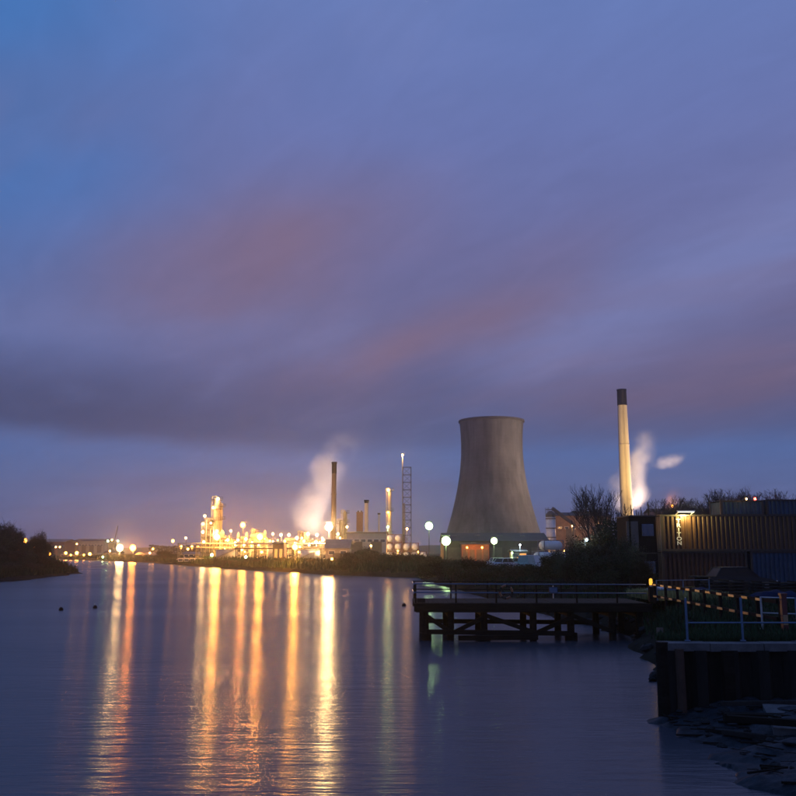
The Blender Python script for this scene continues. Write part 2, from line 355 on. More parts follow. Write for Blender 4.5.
def left_h(x, y):      # headland on the far side of the river; edge runs from (-58,130) to (-66,180)
    ex = -54.5 - (y - 128) * 0.14 if y < 186 else -62.6 - (y - 186) * 1.1
    d = ex - x + 1.4 * mnoise.noise(Vector((x * .15, y * .12, 0)))
    h = -1.4 + 1.4 * min(1, max(0, d + 2.0) / 2.0)
    if d > 0: h = 0.35 * min(1, d / 3) + 4.2 * (1 - math.exp(-max(0, d - 2) / 9)) + 0.6 * mnoise.noise(Vector((x * .12, y * .12, 3)))
    return h
tag(grid_mesh(-200, -52, 40, 330, 74, 96, left_h).build('left_headland', 'soil', smooth=True), kind='structure')

def mud_h(x, y):
    ex = 6.55 + 0.25 * math.sin(y * 1.3) + 0.25 * math.sin(y * 3.1 + 1)
    d = x - ex
    h = -1.2 + 1.15 * min(1, max(0, d + 2) / 2)
    if d > 0: h = 0.0 + min(0.5, 0.2 * d) + 0.12 * mnoise.noise(Vector((x * .8, y * 1.1, 0))) + 0.07 * mnoise.noise(Vector((x * 2.2, y * 3.4, 5))) + 0.035 * mnoise.noise(Vector((x * 6, y * 9, 2)))
    return h
mud = tag(grid_mesh(4.5, 20, 10, 24.15, 230, 220, mud_h).build('mud_foreshore', 'mud', smooth=True), kind='structure')

def hills():
    mb = MB(); n = 120
    for i in range(n + 1):
        x = -1450 + 2900 * i / n
        h = 16 + 14 * mnoise.noise(Vector((x * .0022, 1.3, 0))) + 5 * mnoise.noise(Vector((x * .01, 4.3, 0)))
        if x > 0: h *= 0.7
        for dy, hh in ((-160, G - 0.5), (-70, G + h * .7), (0, G + h), (150, G - 0.5)): mb.v.append((x, 2000 + dy, hh))
    for i in range(n):
        for q in range(3): a = i * 4 + q; mb.f.append((a, a + 4, a + 5, a + 1))
    tag(mb.build('far_hills', 'hill', smooth=True), kind='structure')
hills()

# stones on the near bank and the mud: pieces of the setting
def stone_mesh(seed):
    rnd = random.Random(seed); b = MB().ball((0, 0, 0), 1, 7, 4, (1, 0.8, 0.5))
    b.v = [(x * rnd.uniform(.75, 1.15), y * rnd.uniform(.75, 1.15), z * rnd.uniform(.75, 1.15)) for x, y, z in b.v]
    return b.mesh('stone', 'stone')
STONES = [stone_mesh(k) for k in range(4)]
rnd = random.Random(11)
for r in SROWS[2:34]:
    for k in range(4):
        t = rnd.random() * 2.6; q = min(2, int(t)); f = t - q; a, b = Vector(r[q + 1 if q < 3 else 3]), Vector(r[min(4, q + 2)])
        p = a.lerp(b, f); s = rnd.uniform(0.14, 0.42)
        ob('stone', STONES[rnd.randrange(4)], ground, (p.x + rnd.uniform(-.4, .4), p.y + rnd.uniform(-.5, .5), p.z + s * 0.1), (rnd.uniform(-.3, .3), rnd.uniform(-.3, .3), rnd.uniform(0, 6)), (s, s, s))
for k in range(80):
    y = rnd.uniform(13, 23.8); x = 6.9 + abs(rnd.gauss(0, 1.0)) * (24.5 - y) * 0.35 + rnd.uniform(-.1, .6); s = rnd.uniform(0.04, 0.17)
    ob('stone', STONES[rnd.randrange(4)], mud, (x, y, mud_h(x, y) + s * 0.15), (0, 0, rnd.uniform(0, 6)), (s, s, s))

# ------------------------------------------------------------------ lamps
LAMPN = [0]
BULB = {}
def lamp(px, py, Y, kind, power, group, label, base=G, r=None, name='lamp_post', arm=True, spot=None):
    """one lamp post: pole, head housing, bulb and its light"""
    z = PZ(py, Y); x = PX(px, Y, z)
    t = thing(name, label, 'lamp', (x, Y, base), 0, group)
    h = z - base; r = r or 0.30
    MB().cyl((0, 0.35, 0), (0, 0.35, h + 0.25), 0.11 + h * 0.004, 0.07, 6).build('pole', 'steel_dark', t)
    hd = MB().box((0, 0.05, h + r + 0.05), (r * 1.5, 0.6 + r * .5, 0.1)); hd.bar((0, 0.35, h), (0, 0.1, h + r + 0.05), 0.09); hd.build('lamp_head', 'steel_dark', t)
    key = (kind, round(r, 2))
    if key not in BULB: BULB[key] = MB().ball((0, 0, 0), r * 0.85, 10, 6).mesh('bulb', 'bulb_' + kind, True)
    ob('bulb', BULB[key], t, (0, -0.25, h))
    ld = bpy.data.lights.new('lamp_light', 'POINT'); ld.energy = power; ld.color = LCOL[kind]; ld.shadow_soft_size = r; ld.use_soft_falloff = False
    lo = bpy.data.objects.new('lamp_light', ld); COL.objects.link(lo); lo.parent = t; lo.location = (0, -0.25, h)
    LAMPN[0] += 1
    return t
def bracket_lamp(loc, kind, power, group, label, r=0.25, name='floodlight', back=0.5):
    t = thing(name, label, 'floodlight', loc, 0, group)
    MB().bar((0, back, -0.1), (0, 0, 0.1 + r), 0.08).build('bracket', 'steel_dark', t)
    MB().box((0, 0.0, r + 0.1), (r * 2.6, r * 2.2, 0.12)).build('housing', 'steel_dark', t)
    key = (kind, round(r, 2))
    if key not in BULB: BULB[key] = MB().ball((0, 0, 0), r * 0.85, 10, 6).mesh('bulb', 'bulb_' + kind, True)
    ob('bulb', BULB[key], t, (0, 0, 0))
    ld = bpy.data.lights.new('lamp_light', 'POINT'); ld.energy = power; ld.color = LCOL[kind]; ld.shadow_soft_size = r; ld.use_soft_falloff = False
    lo = bpy.data.objects.new('lamp_light', ld); COL.objects.link(lo); lo.parent = t
    return t
K = 460.0
# the big ones, each in its own place; bulbs oversized to stand for glare
lamp(329, 527, 262, 'white', 100 * K, None, 'brightest white mast light over the refinery beside the tall brown stack', r=1.3, name='mast_light')
lamp(295, 547, 200, 'amber', 26 * K, None, 'bright orange lamp on a short post near the refinery river bank', r=0.7)
lamp(260, 537, 285, 'amber', 44 * K, None, 'large yellow mast light over the middle of the refinery', r=1.1, name='mast_light')
lamp(243, 525, 290, 'sodium', 22 * K, None, 'tall mast light standing above the steelwork right of the twin columns', r=0.9, name='mast_light')
lamp(217, 537, 282, 'amber', 50 * K, None, 'large glaring light at the foot of the tallest refinery column', r=1.15, name='mast_light')
lamp(120, 548, 425, 'white', 70 * K, None, 'glaring white mast light on the far quay under the crane jib', r=1.8, name='mast_light')
lamp(133, 548, 422, 'sodium', 80 * K, None, 'glaring orange mast light on the far quay beside the white one', r=1.6, name='mast_light')
lamp(429, 526, 215, 'green', 1.6 * K, None, 'tall greenish white yard light left of the cooling tower', r=1.0, name='yard_light')
lamp(446, 541, 170, 'green', 1.6 * K, None, 'brightest greenish white yard light by the foot of the cooling tower', r=0.95, name='yard_light')
lamp(494, 541, 200, 'green', .8 * K, None, 'greenish yellow yard light in front of the cooling tower', r=0.78, name='yard_light')
lamp(672, 506, 400, 'sodium', 12 * K, None, 'orange light glowing beside the pale tall chimney behind bare trees', r=0.6, name='mast_light')
gr = 'sodium lamps on the refinery steelwork'
for px, py, Y, k, p, r in [(205, 516, 296, 'white', 7, .45), (203, 524, 296, 'white', 7, .45), (203, 532, 292, 'white', 8, .5), (211, 523, 292, 'warm', 5, .35), (204, 542, 290, 'warm', 9, .5),
        (231, 531, 292, 'warm', 8, .45), (228, 540, 286, 'white', 6, .45), (238, 540, 285, 'warm', 6, .45), (246, 539, 285, 'white', 9, .5), (236, 545, 282, 'warm', 7, .5), (244, 545, 282, 'white', 6, .4),
        (252, 546, 280, 'amber', 5, .4), (273, 534, 285, 'warm', 7, .45), (281, 535, 285, 'white', 9, .5), (289, 535, 286, 'white', 8, .5), (297, 538, 284, 'white', 10, .55), (308, 534, 284, 'white', 12, .6), (317, 535, 283, 'white', 10, .55),
        (316, 542, 280, 'white', 8, .5), (304, 541, 282, 'warm', 7, .45), (323, 540, 280, 'warm', 8, .5), (347, 527, 290, 'warm', 5, .4), (285, 541, 280, 'amber', 6, .45), (338, 534, 275, 'white', 7, .45), (270, 541, 280, 'amber', 5, .4)]:
    lamp(px, py, Y, k, p * K * 0.34, gr, {'white': 'small white sodium lamp among the refinery steelwork', 'warm': 'small warm yellow lamp among the refinery steelwork', 'amber': 'small deep orange lamp among the refinery steelwork'}[k], r=r)
rl = random.Random(44)
for k in range(30):
    px = rl.uniform(224, 344); k_ = rl.choice(['warm', 'amber', 'white', 'warm']); Y = rl.uniform(264, 300)
    lamp(px, rl.uniform(538, 553), Y, k_, rl.uniform(1.0, 3.0) * K, gr, {'white': 'small white sodium lamp among the refinery steelwork', 'warm': 'small warm yellow lamp among the refinery steelwork', 'amber': 'small deep orange lamp among the refinery steelwork'}[k_], r=rl.uniform(.22, .4))
gr = 'lamps on the far left quay'
for px, py, Y, k, p, r in [(66, 553, 500, 'amber', 14, .8), (77, 553, 500, 'amber', 22, 1.0), (90, 554, 500, 'amber', 16, .9), (50, 554, 480, 'sodium', 10, .8), (108, 541, 520, 'green', 6, .6), (112, 540, 520, 'warm', 5, .6), (118, 541, 520, 'green', 5, .5), (110, 551, 440, 'warm', 5, .5),
        (103, 557, 440, 'green', 3, .5), (143, 557, 400, 'warm', 7, .7), (149, 557, 395, 'warm', 7, .6), (77, 544, 560, 'warm', 4, .5), (56, 547, 540, 'warm', 4, .5), (60, 547, 540, 'warm', 4, .5), (84, 555, 480, 'sodium', 5, .5), (71, 555, 480, 'sodium', 5, .5), (153, 549, 400, 'amber', 5, .5), (150, 553, 390, 'warm', 4, .45)]:
    lamp(px, py, Y, k, p * K * 0.34, gr, {'amber': 'orange lamp on the far left quay below the warehouses', 'sodium': 'small deep orange lamp on the far left quay', 'green': 'small pale green lamp on the far left quay by the crane', 'warm': 'small warm white lamp on the far left quay'}[k], r=r)
gr = 'street lamps between the far quay and the refinery'
for px, py, Y, k, p, r in [(173, 541, 380, 'amber', 10, .7), (186, 538, 380, 'warm', 6, .5), (181, 547, 360, 'amber', 10, .7), (192, 547, 350, 'amber', 7, .6), (198, 547, 340, 'amber', 6, .5), (188, 549, 340, 'amber', 5, .5)]:
    lamp(px, py, Y, k, p * K * 0.34, gr, {'amber': 'yellow street lamp between the far quay and the refinery', 'warm': 'tall slim street lamp between the far quay and the refinery'}[k], r=r)
gr = 'small bank lamps'
for px, py, Y, k, p, r in [(243, 564, 232, 'amber', 0.9, .28), (267, 566, 222, 'amber', 0.9, .28), (332, 559, 180, 'amber', 1.0, .28), (262, 552, 240, 'amber', 3, .4), (246, 557, 240, 'green', 3, .4), (212, 555, 276, 'green', 5, .5)]:
    lamp(px, py, Y, k, p * K * 0.34, gr, {'amber': 'small orange lamp low on the river bank below the refinery', 'green': 'small yellow green lamp low on the bank below the refinery'}[k], r=r, base=1.2)
gr = 'lamps on the left headland'
for px, py, Y in [(2, 543, 185), (7, 542, 185), (12, 542, 188), (25, 541, 190), (20, 549, 180), (34, 548, 184)]:
    lamp(px, py, Y, 'amber', (1.6 if px != 25 else 4) * K, gr, 'small yellow lamp among the trees of the left headland', r=0.33 if px != 25 else .5, base=left_h(PX(px, Y), Y) - 0.05)
lamp(586, 540, 76, 'cool', 60, None, 'small white lamp shining through the dark trees', r=0.10)
lamp(564, 551, 100, 'warm', 30, None, 'tiny pale lamp low at the edge of the dark trees', r=0.08)
lamp(407, 529, 300, 'warm', 5 * K, None, 'small yellow lamp at the foot of the lattice tower', r=.4)
lamp(388, 527, 305, 'green', 5 * K, None, 'small green lamp at the foot of the slim pale column', r=.4)
lamp(371, 546, 190, 'warm', 900, None, 'small pale lamp beside the dark shrubs at the canopy', r=.22)
lamp(482, 547.5, 226, 'sodium', 1.2 * K, None, 'orange lamp under the long dark shed roof by the cooling tower', r=.25)
lamp(467, 547.5, 226, 'sodium', 1.2 * K, None, 'orange lamp under the long shed roof on the side of the brightest yard light', r=.25)
lamp(398, 551, 262, 'amber', 5 * K, None, 'orange yard lamp in front of the stacked tank containers', r=.22)
lamp(418, 552, 262, 'amber', 5 * K, None, 'orange yard lamp at the end of the stacked tank containers', r=.22)

# ------------------------------------------------------------------ cooling tower
def cooling_tower():
    Y = 500; z1 = PZ(421, Y); x = PX(492.5, Y, 40)
    t = thing('cooling_tower', 'large grey concrete hyperbolic cooling tower', 'cooling tower', (x, Y, G))
    Ht = z1 - G; z0 = 7.0; prof = []; n = 40
    rt, rth, rb, zt = 17.9, 17.1, 27.5, Ht * 0.80
    for k in range(n + 1):
        z = z0 + (Ht - z0) * k / n
        if z < zt: b = (zt - z0) / math.sqrt((rb / rth) ** 2 - 1); r = rth * math.sqrt(1 + ((z - zt) / b) ** 2)
        else: r = rth + (rt - rth) * ((z - zt) / (Ht - zt)) ** 2
        prof.append((r, z))
    inner = [(r - 0.5, z) for r, z in reversed(prof)]
    MB().lathe(prof + inner + [prof[0]], 96, cap=False).build('shell', 'tower_concrete', t, True)
    MB().ring((0, 0, Ht - 0.9), rt - 0.6, rt + 0.55, 1.0, 96).build('rim', 'steel_dark', t)
    MB().ring((0, 0, z0 - 0.7), rb - 0.9, rb + 0.5, 1.1, 96).build('ring_beam', 'concrete', t)
    for k in range(36):
        a = 2 * math.pi * k / 36
        for s in (-1, 1):
            b = a + s * math.pi / 36
            MB().cyl((rb * 1.03 * math.cos(a), rb * 1.03 * math.sin(a), 0), (rb * math.cos(b), rb * math.sin(b), z0 - 0.5), 0.4, n=6).build('leg', 'concrete', t)
    MB().ring((0, 0, -0.2), rb + 0.5, rb + 3.5, 1.4, 64).build('basin', 'concrete', t)
    l = MB()
    for s in (-.25, .25): l.bar((s, -rb - .4, 0), (s, -rb - .4, z0), .1)
    l.build('ladder', 'steel_dark', t)
cooling_tower()

# ------------------------------------------------------------------ chimneys and stacks
def chimney(px_top, ytop, Y, r0, r1, label, m, band, name='chimney', extra=True):
    z1 = PZ(ytop, Y); x = PX(px_top, Y, z1); h = z1 - G; hb = band
    t = thing(name, label, 'chimney', (x, Y, G))
    MB().lathe([(r0 * 1.25, 0), (r0 * 1.25, 1.2)], 28).build('plinth', m, t)
    MB().lathe([(r0 + (r1 - r0) * q / 12 * (h - hb) / h, 1.2 + (h - hb - 1.2) * q / 12) for q in range(13)], 28, cap=False).build('shaft', m, t, True)
    MB().lathe([(r1 + (r0 - r1) * band / h + .06, h - hb + .01), (r1 + .08, h - .6), (r1 + .2, h - .55), (r1 + .2, h), (r1 - .25, h), (r1 - .25, h - .5)], 28).build('cap_band', 'black_band', t, True)
    if extra:
        for f in (0.33, 0.66):
            rr = r0 + (r1 - r0) * f; MB().ring((0, 0, h * f), rr - .05, rr + .16, .35, 28).build('hoop', m, t)
        l = MB(); l.bar((0.1, -r0 - .15, 0), (0.1, -r1 - .22, h), .06); l.bar((-.4, -r0 - .15, 0), (-.4, -r1 - .22, h), .06)
        l.build('ladder', 'steel_dark', t)
    return t, x
ch, chx = chimney(621.5, 389.5, 450, 3.3, 2.25, 'tall pale concrete chimney with a black top', 'chimney_concrete', 8.2)
chimney(334.3, 462, 297, 0.95, 0.72, 'tall slim brown stack with a dark top behind the refinery', 'stack_brown', 3.8)
chimney(366.5, 500, 340, 0.85, 0.75, 'short pale stack with a dark ring beside the square brown stack', 'cladding', 1.2, 'vent_stack', False)
chimney(379, 513, 345, 0.45, 0.35, 'very thin pale stack between the canopy and the slim column', 'cladding', 0.5, 'vent_stack', False)
t = thing('square_stack', 'stubby square brown stack behind the pale canopy building', 'chimney', (PX(359.5, 345), 345, G))
hh = PZ(513, 345) - G
MB().box((0, 0, hh / 2), (2.4, 2.4, hh)).build('shaft', 'brick', t)
MB().box((0, 0, hh + .15), (2.65, 2.65, .3)).build('cap', 'brick', t)
for k in range(2): MB().cyl((-.6 + 1.2 * k, 0, hh + .3), (-.6 + 1.2 * k, 0, hh + .9), .35, n=8).build('flue', 'steel_dark', t)

def floodlight(px, Y, target, kind, power, label, cone=46):
    x = PX(px, Y, G); t = thing('ground_floodlight', label, 'floodlight', (x, Y, G))
    MB().box((0, 0, .15), (.8, .8, .3)).build('base', 'concrete', t)
    MB().bar((-.4, 0, .3), (-.4, 0, .9), .06).bar((.4, 0, .3), (.4, 0, .9), .06).build('yoke', 'steel_dark', t)
    MB().box((0, 0, .85), (.7, .35, .5)).build('housing', 'steel_dark', t)
    ld = bpy.data.lights.new('lamp_light', 'SPOT'); ld.energy = power; ld.color = LCOL[kind]; ld.shadow_soft_size = .3; ld.spot_size = R(cone); ld.spot_blend = 1.0; ld.use_soft_falloff = False
    lo = bpy.data.objects.new('lamp_light', ld); COL.objects.link(lo); lo.parent = t
    d = Vector(target) - Vector((x, Y, G + 1.2)); lo.location = (0, 0, 1.6); lo.rotation_euler = d.to_track_quat('-Z', 'Y').to_euler()
floodlight(692, 403, (chx, 450, 62), 'chimlight', 520 * K, 'sodium floodlight on the ground aimed up at the pale chimney', 104)
floodlight(662, 400, (chx, 450, 74), 'chimlight', 1000 * K, 'second sodium floodlight aimed up at the pale chimney from its front', 60)
floodlight(585, 455, (PX(498, 500), 500, 40), 'warm', 40 * K, 'floodlight aimed at the right side of the cooling tower')

# ------------------------------------------------------------------ refinery
def platform_ring(t, z, r, w=0.9, m='steel_dark'):
    p = MB().ring((0, 0, z), r, r + w, .12, 14).build('platform', m, t)
    q = MB().ring((0, 0, z + 1.0), r + w - .06, r + w, .06, 14).ring((0, 0, z + .5), r + w - .06, r + w, .05, 14)
    for k in range(7):
        a = 2 * math.pi * k / 7; q.bar(((r + w - .03) * math.cos(a), (r + w - .03) * math.sin(a), z), ((r + w - .03) * math.cos(a), (r + w - .03) * math.sin(a), z + 1.05), .06)
    q.build('railing', m, p)
def column(px, ytop, Y, r, plats, label, m='steel', lights=()):
    z1 = PZ(ytop, Y); h = z1 - G; x = PX(px, Y, z1)
    t = thing('process_column', label, 'column', (x, Y, G))
    MB().lathe([(r * 1.15, 0), (r * 1.15, h * .08), (r, h * .1), (r, h * .55), (r * .9, h * .58), (r * .9, h - r * .7), (r * .7, h - r * .25), (.25, h)], 18).build('shell', m, t, True)
    for f in plats: platform_ring(t, h * f, r * (1 if f < .56 else .9))
    l = MB().bar((r * .6, -r - .35, .5), (r * .6, -r - .35, h * .95), .07).bar((r * .6 + .4, -r - .35, .5), (r * .6 + .4, -r - .35, h * .95), .07)
    for k in range(int(h / .6)): l.bar((r * .6, -r - .35, .6 + k * .58), (r * .6 + .4, -r - .35, .6 + k * .58), .04)
    l.build('ladder', 'steel_dark', t)
    MB().cyl((-r - .3, 0, 1), (-r - .3, 0, h + .3), .16, n=6).cyl((-r - .3, 0, h + .3), (0, 0, h + .3), .16, n=6).cyl((0, 0, h + .3), (0, 0, h - .2), .16, n=6).build('overhead_pipe', 'cladding', t)
    for (f, k, p, rr) in lights:
        bracket_lamp((x + random.choice((-1, 1)) * r * .6, Y - r - .9, G + h * f), k, p * K * 0.4, 'floodlights on the refinery columns', 'small floodlight fixed to the side of a refinery column', r=rr, back=.9)
    return t
column(217, 497, 300, 1.25, (.25, .45, .62, .8, .95), 'tallest refinery column with lit platforms', lights=((.96, 'white', 9, .5), (.82, 'warm', 7, .45), (.45, 'white', 7, .45)))
column(221, 503, 302, 0.8, (.4, .7, .93), 'thinner column close behind the tallest refinery column', lights=((.46, 'warm', 5, .4),))
column(208, 519, 300, 0.7, (.5, .9), 'short column left of the tallest refinery column')
column(212, 524, 303, 0.6, (.6,), 'small plain column between the lit refinery columns')
column(345, 511, 310, 0.75, (.5, .75, .95), 'dark refinery column right of the tall brown stack', 'steel_dark')
column(341, 520, 300, 0.7, (.6, .9), 'squat dark column below the tall brown stack', 'steel_dark')
column(389.5, 489, 320, 0.72, (.35, .68, .97), 'slim pale column with lamps near the lattice tower', 'cladding', lights=((.98, 'warm', 6, .5), (.66, 'amber', 4, .4)))
column(255, 530, 297, 0.7, (.55, .9), 'grey column between the two refinery mast lights')
column(302, 532, 300, 0.8, (.6, .92), 'stout grey column in the right half of the refinery')

def frame(px0, px1, ytop, Y, depth, nlev, label, m='steel', seed=1):
    rnd = random.Random(seed); x0, x1 = PX(px0, Y), PX(px1, Y); w = x1 - x0; h = PZ(ytop, Y) - G
    t = thing('process_structure', label, 'steel structure', ((x0 + x1) / 2, Y, G)); nb = max(1, int(w / 3.2))
    for i in range(nb + 1):
        for y in (0, depth): MB().bar((-w / 2 + w * i / nb, y, 0), (-w / 2 + w * i / nb, y, h), .3).build('column', m, t)
    for k in range(1, nlev + 1):
        z = h * k / nlev
        d = MB().box((0, depth / 2, z), (w + .4, depth + .4, .16)).bar((-w / 2, -.2, z - .25), (w / 2, -.2, z - .25), .25, .35).build('deck', 'steel_dark', t)
        q = MB()
        for zz in (.55, 1.05): q.bar((-w / 2, -.15, z + zz), (w / 2, -.15, z + zz), .06)
        for i in range(int(w / 1.5) + 1): q.bar((-w / 2 + i * 1.5, -.15, z), (-w / 2 + i * 1.5, -.15, z + 1.05), .06)
        q.build('railing', 'steel_dark', d)
        if k < nlev or rnd.random() < .6:
            zc = z + .08
            for i in range(rnd.randint(1, 3)):
                cx = rnd.uniform(-w / 2 + 1, w / 2 - 1); cy = rnd.uniform(1.0, depth - 1)
                if rnd.random() < .5:
                    rr = rnd.uniform(.5, .8); L = rnd.uniform(1.5, min(4, w * .6))
                    MB().cyl((cx - L / 2, cy, zc + rr), (cx + L / 2, cy, zc + rr), rr, n=14).ball((cx - L / 2, cy, zc + rr), rr, 10, 6).ball((cx + L / 2, cy, zc + rr), rr, 10, 6).build('drum', 'cladding', t, True)
                else:
                    rr = rnd.uniform(.4, .7); MB().lathe([(rr, 0), (rr, rnd.uniform(1.2, 2.2)), (rr * .4, 2.5), (.05, 2.55)], 12, (cx, cy, zc)).build('vessel', 'cladding', t, True)
    for i in range(nb):
        xa, xb = -w / 2 + w * i / nb, -w / 2 + w * (i + 1) / nb
        if rnd.random() < .6: MB().bar((xa, .05, 0), (xb, .05, h / nlev), .14).build('brace', m, t)
    for i in range(4):
        z = h * rnd.uniform(.15, .95); y = rnd.uniform(.3, depth - .3)
        MB().cyl((-w / 2 - .6, y, z), (w / 2 + .6, y, z), rnd.uniform(.1, .22), n=7).build('pipe', 'cladding', t, True)
    for i in range(3):
        x = rnd.uniform(-w / 2, w / 2); MB().cyl((x, -.35, 0), (x, -.35, h * rnd.uniform(.6, 1.15)), rnd.uniform(.1, .2), n=7).build('riser', 'cladding', t, True)
frame(201, 213, 522, 298, 5, 5, 'tall open steel frame left of the tallest refinery column', seed=1)
frame(214, 231, 538, 294, 6, 4, 'lit steel process frame at the foot of the tallest column', seed=2)
frame(232, 249, 540, 292, 6, 3, 'low steel process frame under the tall mast light', seed=3)
frame(250, 267, 538, 291, 6, 4, 'steel process frame under the large yellow mast light', seed=4)
frame(284, 299, 541, 292, 6, 3, 'steel process frame behind the bright orange bank lamp', seed=5)
frame(300, 319, 540, 290, 7, 3, 'wide steel process frame left of the brightest mast light', seed=6)
frame(320, 338, 543, 288, 6, 3, 'low steel process frame under the brightest mast light', seed=8)

def pipe_rack(px0, px1, zt, Y, label, seed=0):
    rnd = random.Random(seed); x0, x1 = PX(px0, Y), PX(px1, Y); w = x1 - x0; n = max(2, int(w / 5))
    t = thing('pipe_rack', label, 'pipe rack', ((x0 + x1) / 2, Y, G))
    for i in range(n + 1):
        x = -w / 2 + w * i / n
        for y in (0, 2.4): MB().bar((x, y, 0), (x, y, zt), .25).build('column', 'steel_dark', t)
        MB().bar((x, -.3, zt - .15), (x, 2.7, zt - .15), .22).bar((x, -.3, zt - 1.5), (x, 2.7, zt - 1.5), .22).build('beam', 'steel_dark', t)
    for z in (zt, zt - 1.35):
        for y in (.2, .7, 1.2, 1.8, 2.2):
            r = rnd.uniform(.09, .2); MB().cyl((-w / 2 - .5, y, z + r - .03), (w / 2 + .5, y, z + r - .03), r, n=7).build('pipe', rnd.choice(['cladding', 'steel', 'rust']), t, True)
pipe_rack(178, 232, 5.0, 288, 'long pipe rack along the left part of the refinery bank', 1)
pipe_rack(236, 330, 4.6, 262, 'long pipe rack along the right part of the refinery bank', 2)

def tank(px, ytop, Y, r, label, m='cladding'):
    h = PZ(ytop, Y) - G; t = thing('storage_tank', label, 'tank', (PX(px, Y), Y, G))
    MB().lathe([(r, 0), (r, h * .92)], 32).build('shell', m, t, True)
    MB().lathe([(r + .1, h * .92), (r + .1, h * .94), (r * .5, h * .98), (.1, h)], 32).build('roof', 'roof_grey', t, True)
    s = MB()
    for k in range(18):
        a = R(-150 + k * 6); s.box(((r + .5) * math.cos(a), (r + .5) * math.sin(a), h * .9 * (k + 1) / 18), (.7, .7, .06), a)
    s.build('stair', 'steel_dark', t)
tank(276, 545, 275, 2.6, 'small squat storage tank in the middle of the refinery')
tank(227, 549, 270, 3.2, 'storage tank low at the left end of the refinery')
tank(310, 549, 262, 2.8, 'white storage tank in front of the wide process frame', 'tank_white')

# sheds and halls ------------------------------------------------------------
def shed(px0, px1, yeave, Y, depth, label, wall='wall_grey', roof='roof_dark', rise=1.2, doors=1, windows=0, lit=False, name='shed', cat='shed', base=G):
    x0, x1 = PX(px0, Y), PX(px1, Y); w = x1 - x0; h = PZ(yeave, Y) - base
    t = thing(name, label, cat, ((x0 + x1) / 2, Y, base))
    for a, b in (((-w / 2, 0), (w / 2, 0)), ((-w / 2, depth), (w / 2, depth)), ((-w / 2, 0), (-w / 2, depth)), ((w / 2, 0), (w / 2, depth))):
        if a[1] == b[1]: MB().box((0, a[1], h / 2), (w, .2, h)).build('wall', wall, t)
        else: MB().box((a[0], depth / 2, h / 2), (.2, depth - .22, h)).build('wall', wall, t)
    rf = MB(); e = .4
    rf.v = [(-w / 2 - e, -e, h), (w / 2 + e, -e, h), (w / 2 + e, depth / 2, h + rise), (-w / 2 - e, depth / 2, h + rise), (-w / 2 - e, depth + e, h), (w / 2 + e, depth + e, h),
            (-w / 2 - e, -e, h + .15), (w / 2 + e, -e, h + .15), (w / 2 + e, depth / 2, h + rise + .15), (-w / 2 - e, depth / 2, h + rise + .15), (-w / 2 - e, depth + e, h + .15), (w / 2 + e, depth + e, h + .15)]
    rf.f = [(6, 7, 8, 9), (9, 8, 11, 10), (0, 3, 2, 1), (3, 4, 5, 2), (0, 1, 7, 6), (4, 10, 11, 5), (0, 6, 9, 3), (3, 9, 10, 4), (1, 2, 8, 7), (2, 5, 11, 8)]
    rf.build('roof', roof, t)
    for k in range(doors):
        dw = min(3.2, w / (doors + 1.5)); x = -w / 2 + w * (k + .5) / doors
        MB().box((x, -.13, h * .35), (dw, .1, h * .7)).build('door', 'lit_window' if lit else 'steel_dark', t)
    for k in range(windows):
        x = -w / 2 + w * (k + .5) / windows
        f = MB().box((x, -.13, h * .72), (1.5, .08, .95)).build('window', 'white_paint', t); MB().box((x, -.18, h * .72), (1.3, .06, .75)).build('pane', 'lit_window' if lit and k % 2 else 'glass', f)
    if roof:
        for k in range(int(w / 6)): MB().box((-w / 2 + 3 + 6 * k, depth * .3, h + rise * .6 + .25), (1.2, 1.2, .3)).build('roof_light', 'roof_grey', t)
    return t
shed(444, 548, 541.5, 235, 16, 'long dark low shed in front of the cooling tower', 'roof_dark', 'roof_dark', 2.2, 5, 0)
shed(347, 386, 533, 250, 12, 'pale building with a flat dark overhanging roof behind the shrubs', 'cladding', 'roof_dark', .3, 2, 6, name='canopy_building', cat='building')
shed(326, 349, 549, 215, 9, 'grey sheeted shed with a sloping roof beside the refinery', 'wall_grey', 'roof_grey', 2.2, 1, 2)
shed(273.5, 283.5, 544, 248, 6, 'orange lit hut with dark frame posts in the refinery', 'brick', 'roof_dark', .4, 2, 0, True, 'hut', 'hut')
shed(178, 214, 560, 285, 6, 'long low wharf shed lit orange above the bank', 'brick', 'roof_grey', .5, 4, 6, False, 'wharf_shed')
shed(184, 199, 554.5, 310, 7, 'small lit shed behind the long wharf shed', 'cladding', 'roof_grey', .8, 2, 3, False)
shed(40, 64, 542, 620, 25, 'pinkish far warehouse just right of the headland trees', 'brick', 'roof_grey', 2.0, 3, 8, name='warehouse', cat='warehouse')
shed(72, 103, 541, 640, 30, 'long grey far warehouse with a flat roof left of the crane', 'wall_grey', 'roof_dark', 1.5, 4, 10, name='warehouse', cat='warehouse')
shed(60, 100, 555, 510, 12, 'low far quay building behind the orange lamps', 'brick', 'roof_dark', 1.0, 4, 8)
shed(136, 160, 555, 415, 10, 'low far shed right of the glaring orange mast light', 'cladding', 'roof_grey', 1.0, 3, 4)
shed(104, 118, 553, 470, 10, 'small far shed under the crane jib', 'steel_dark', 'roof_dark', 1.0, 2, 2)
shed(557, 612, 516, 350, 18, 'brown works building right of the cream silo', 'works_brown', 'roof_dark', 1.6, 2, 8, name='works_building', cat='building')
shed(577, 604, 512, 356, 10, 'upper storey block of the works building behind the bare tree', 'brick', 'roof_dark', .5, 1, 5, name='works_building', cat='building')
shed(655, 720, 512, 380, 14, 'brown works hall behind the containers by the bare trees', 'works_brown', 'roof_dark', 1.6, 2, 6, name='works_building', cat='building')
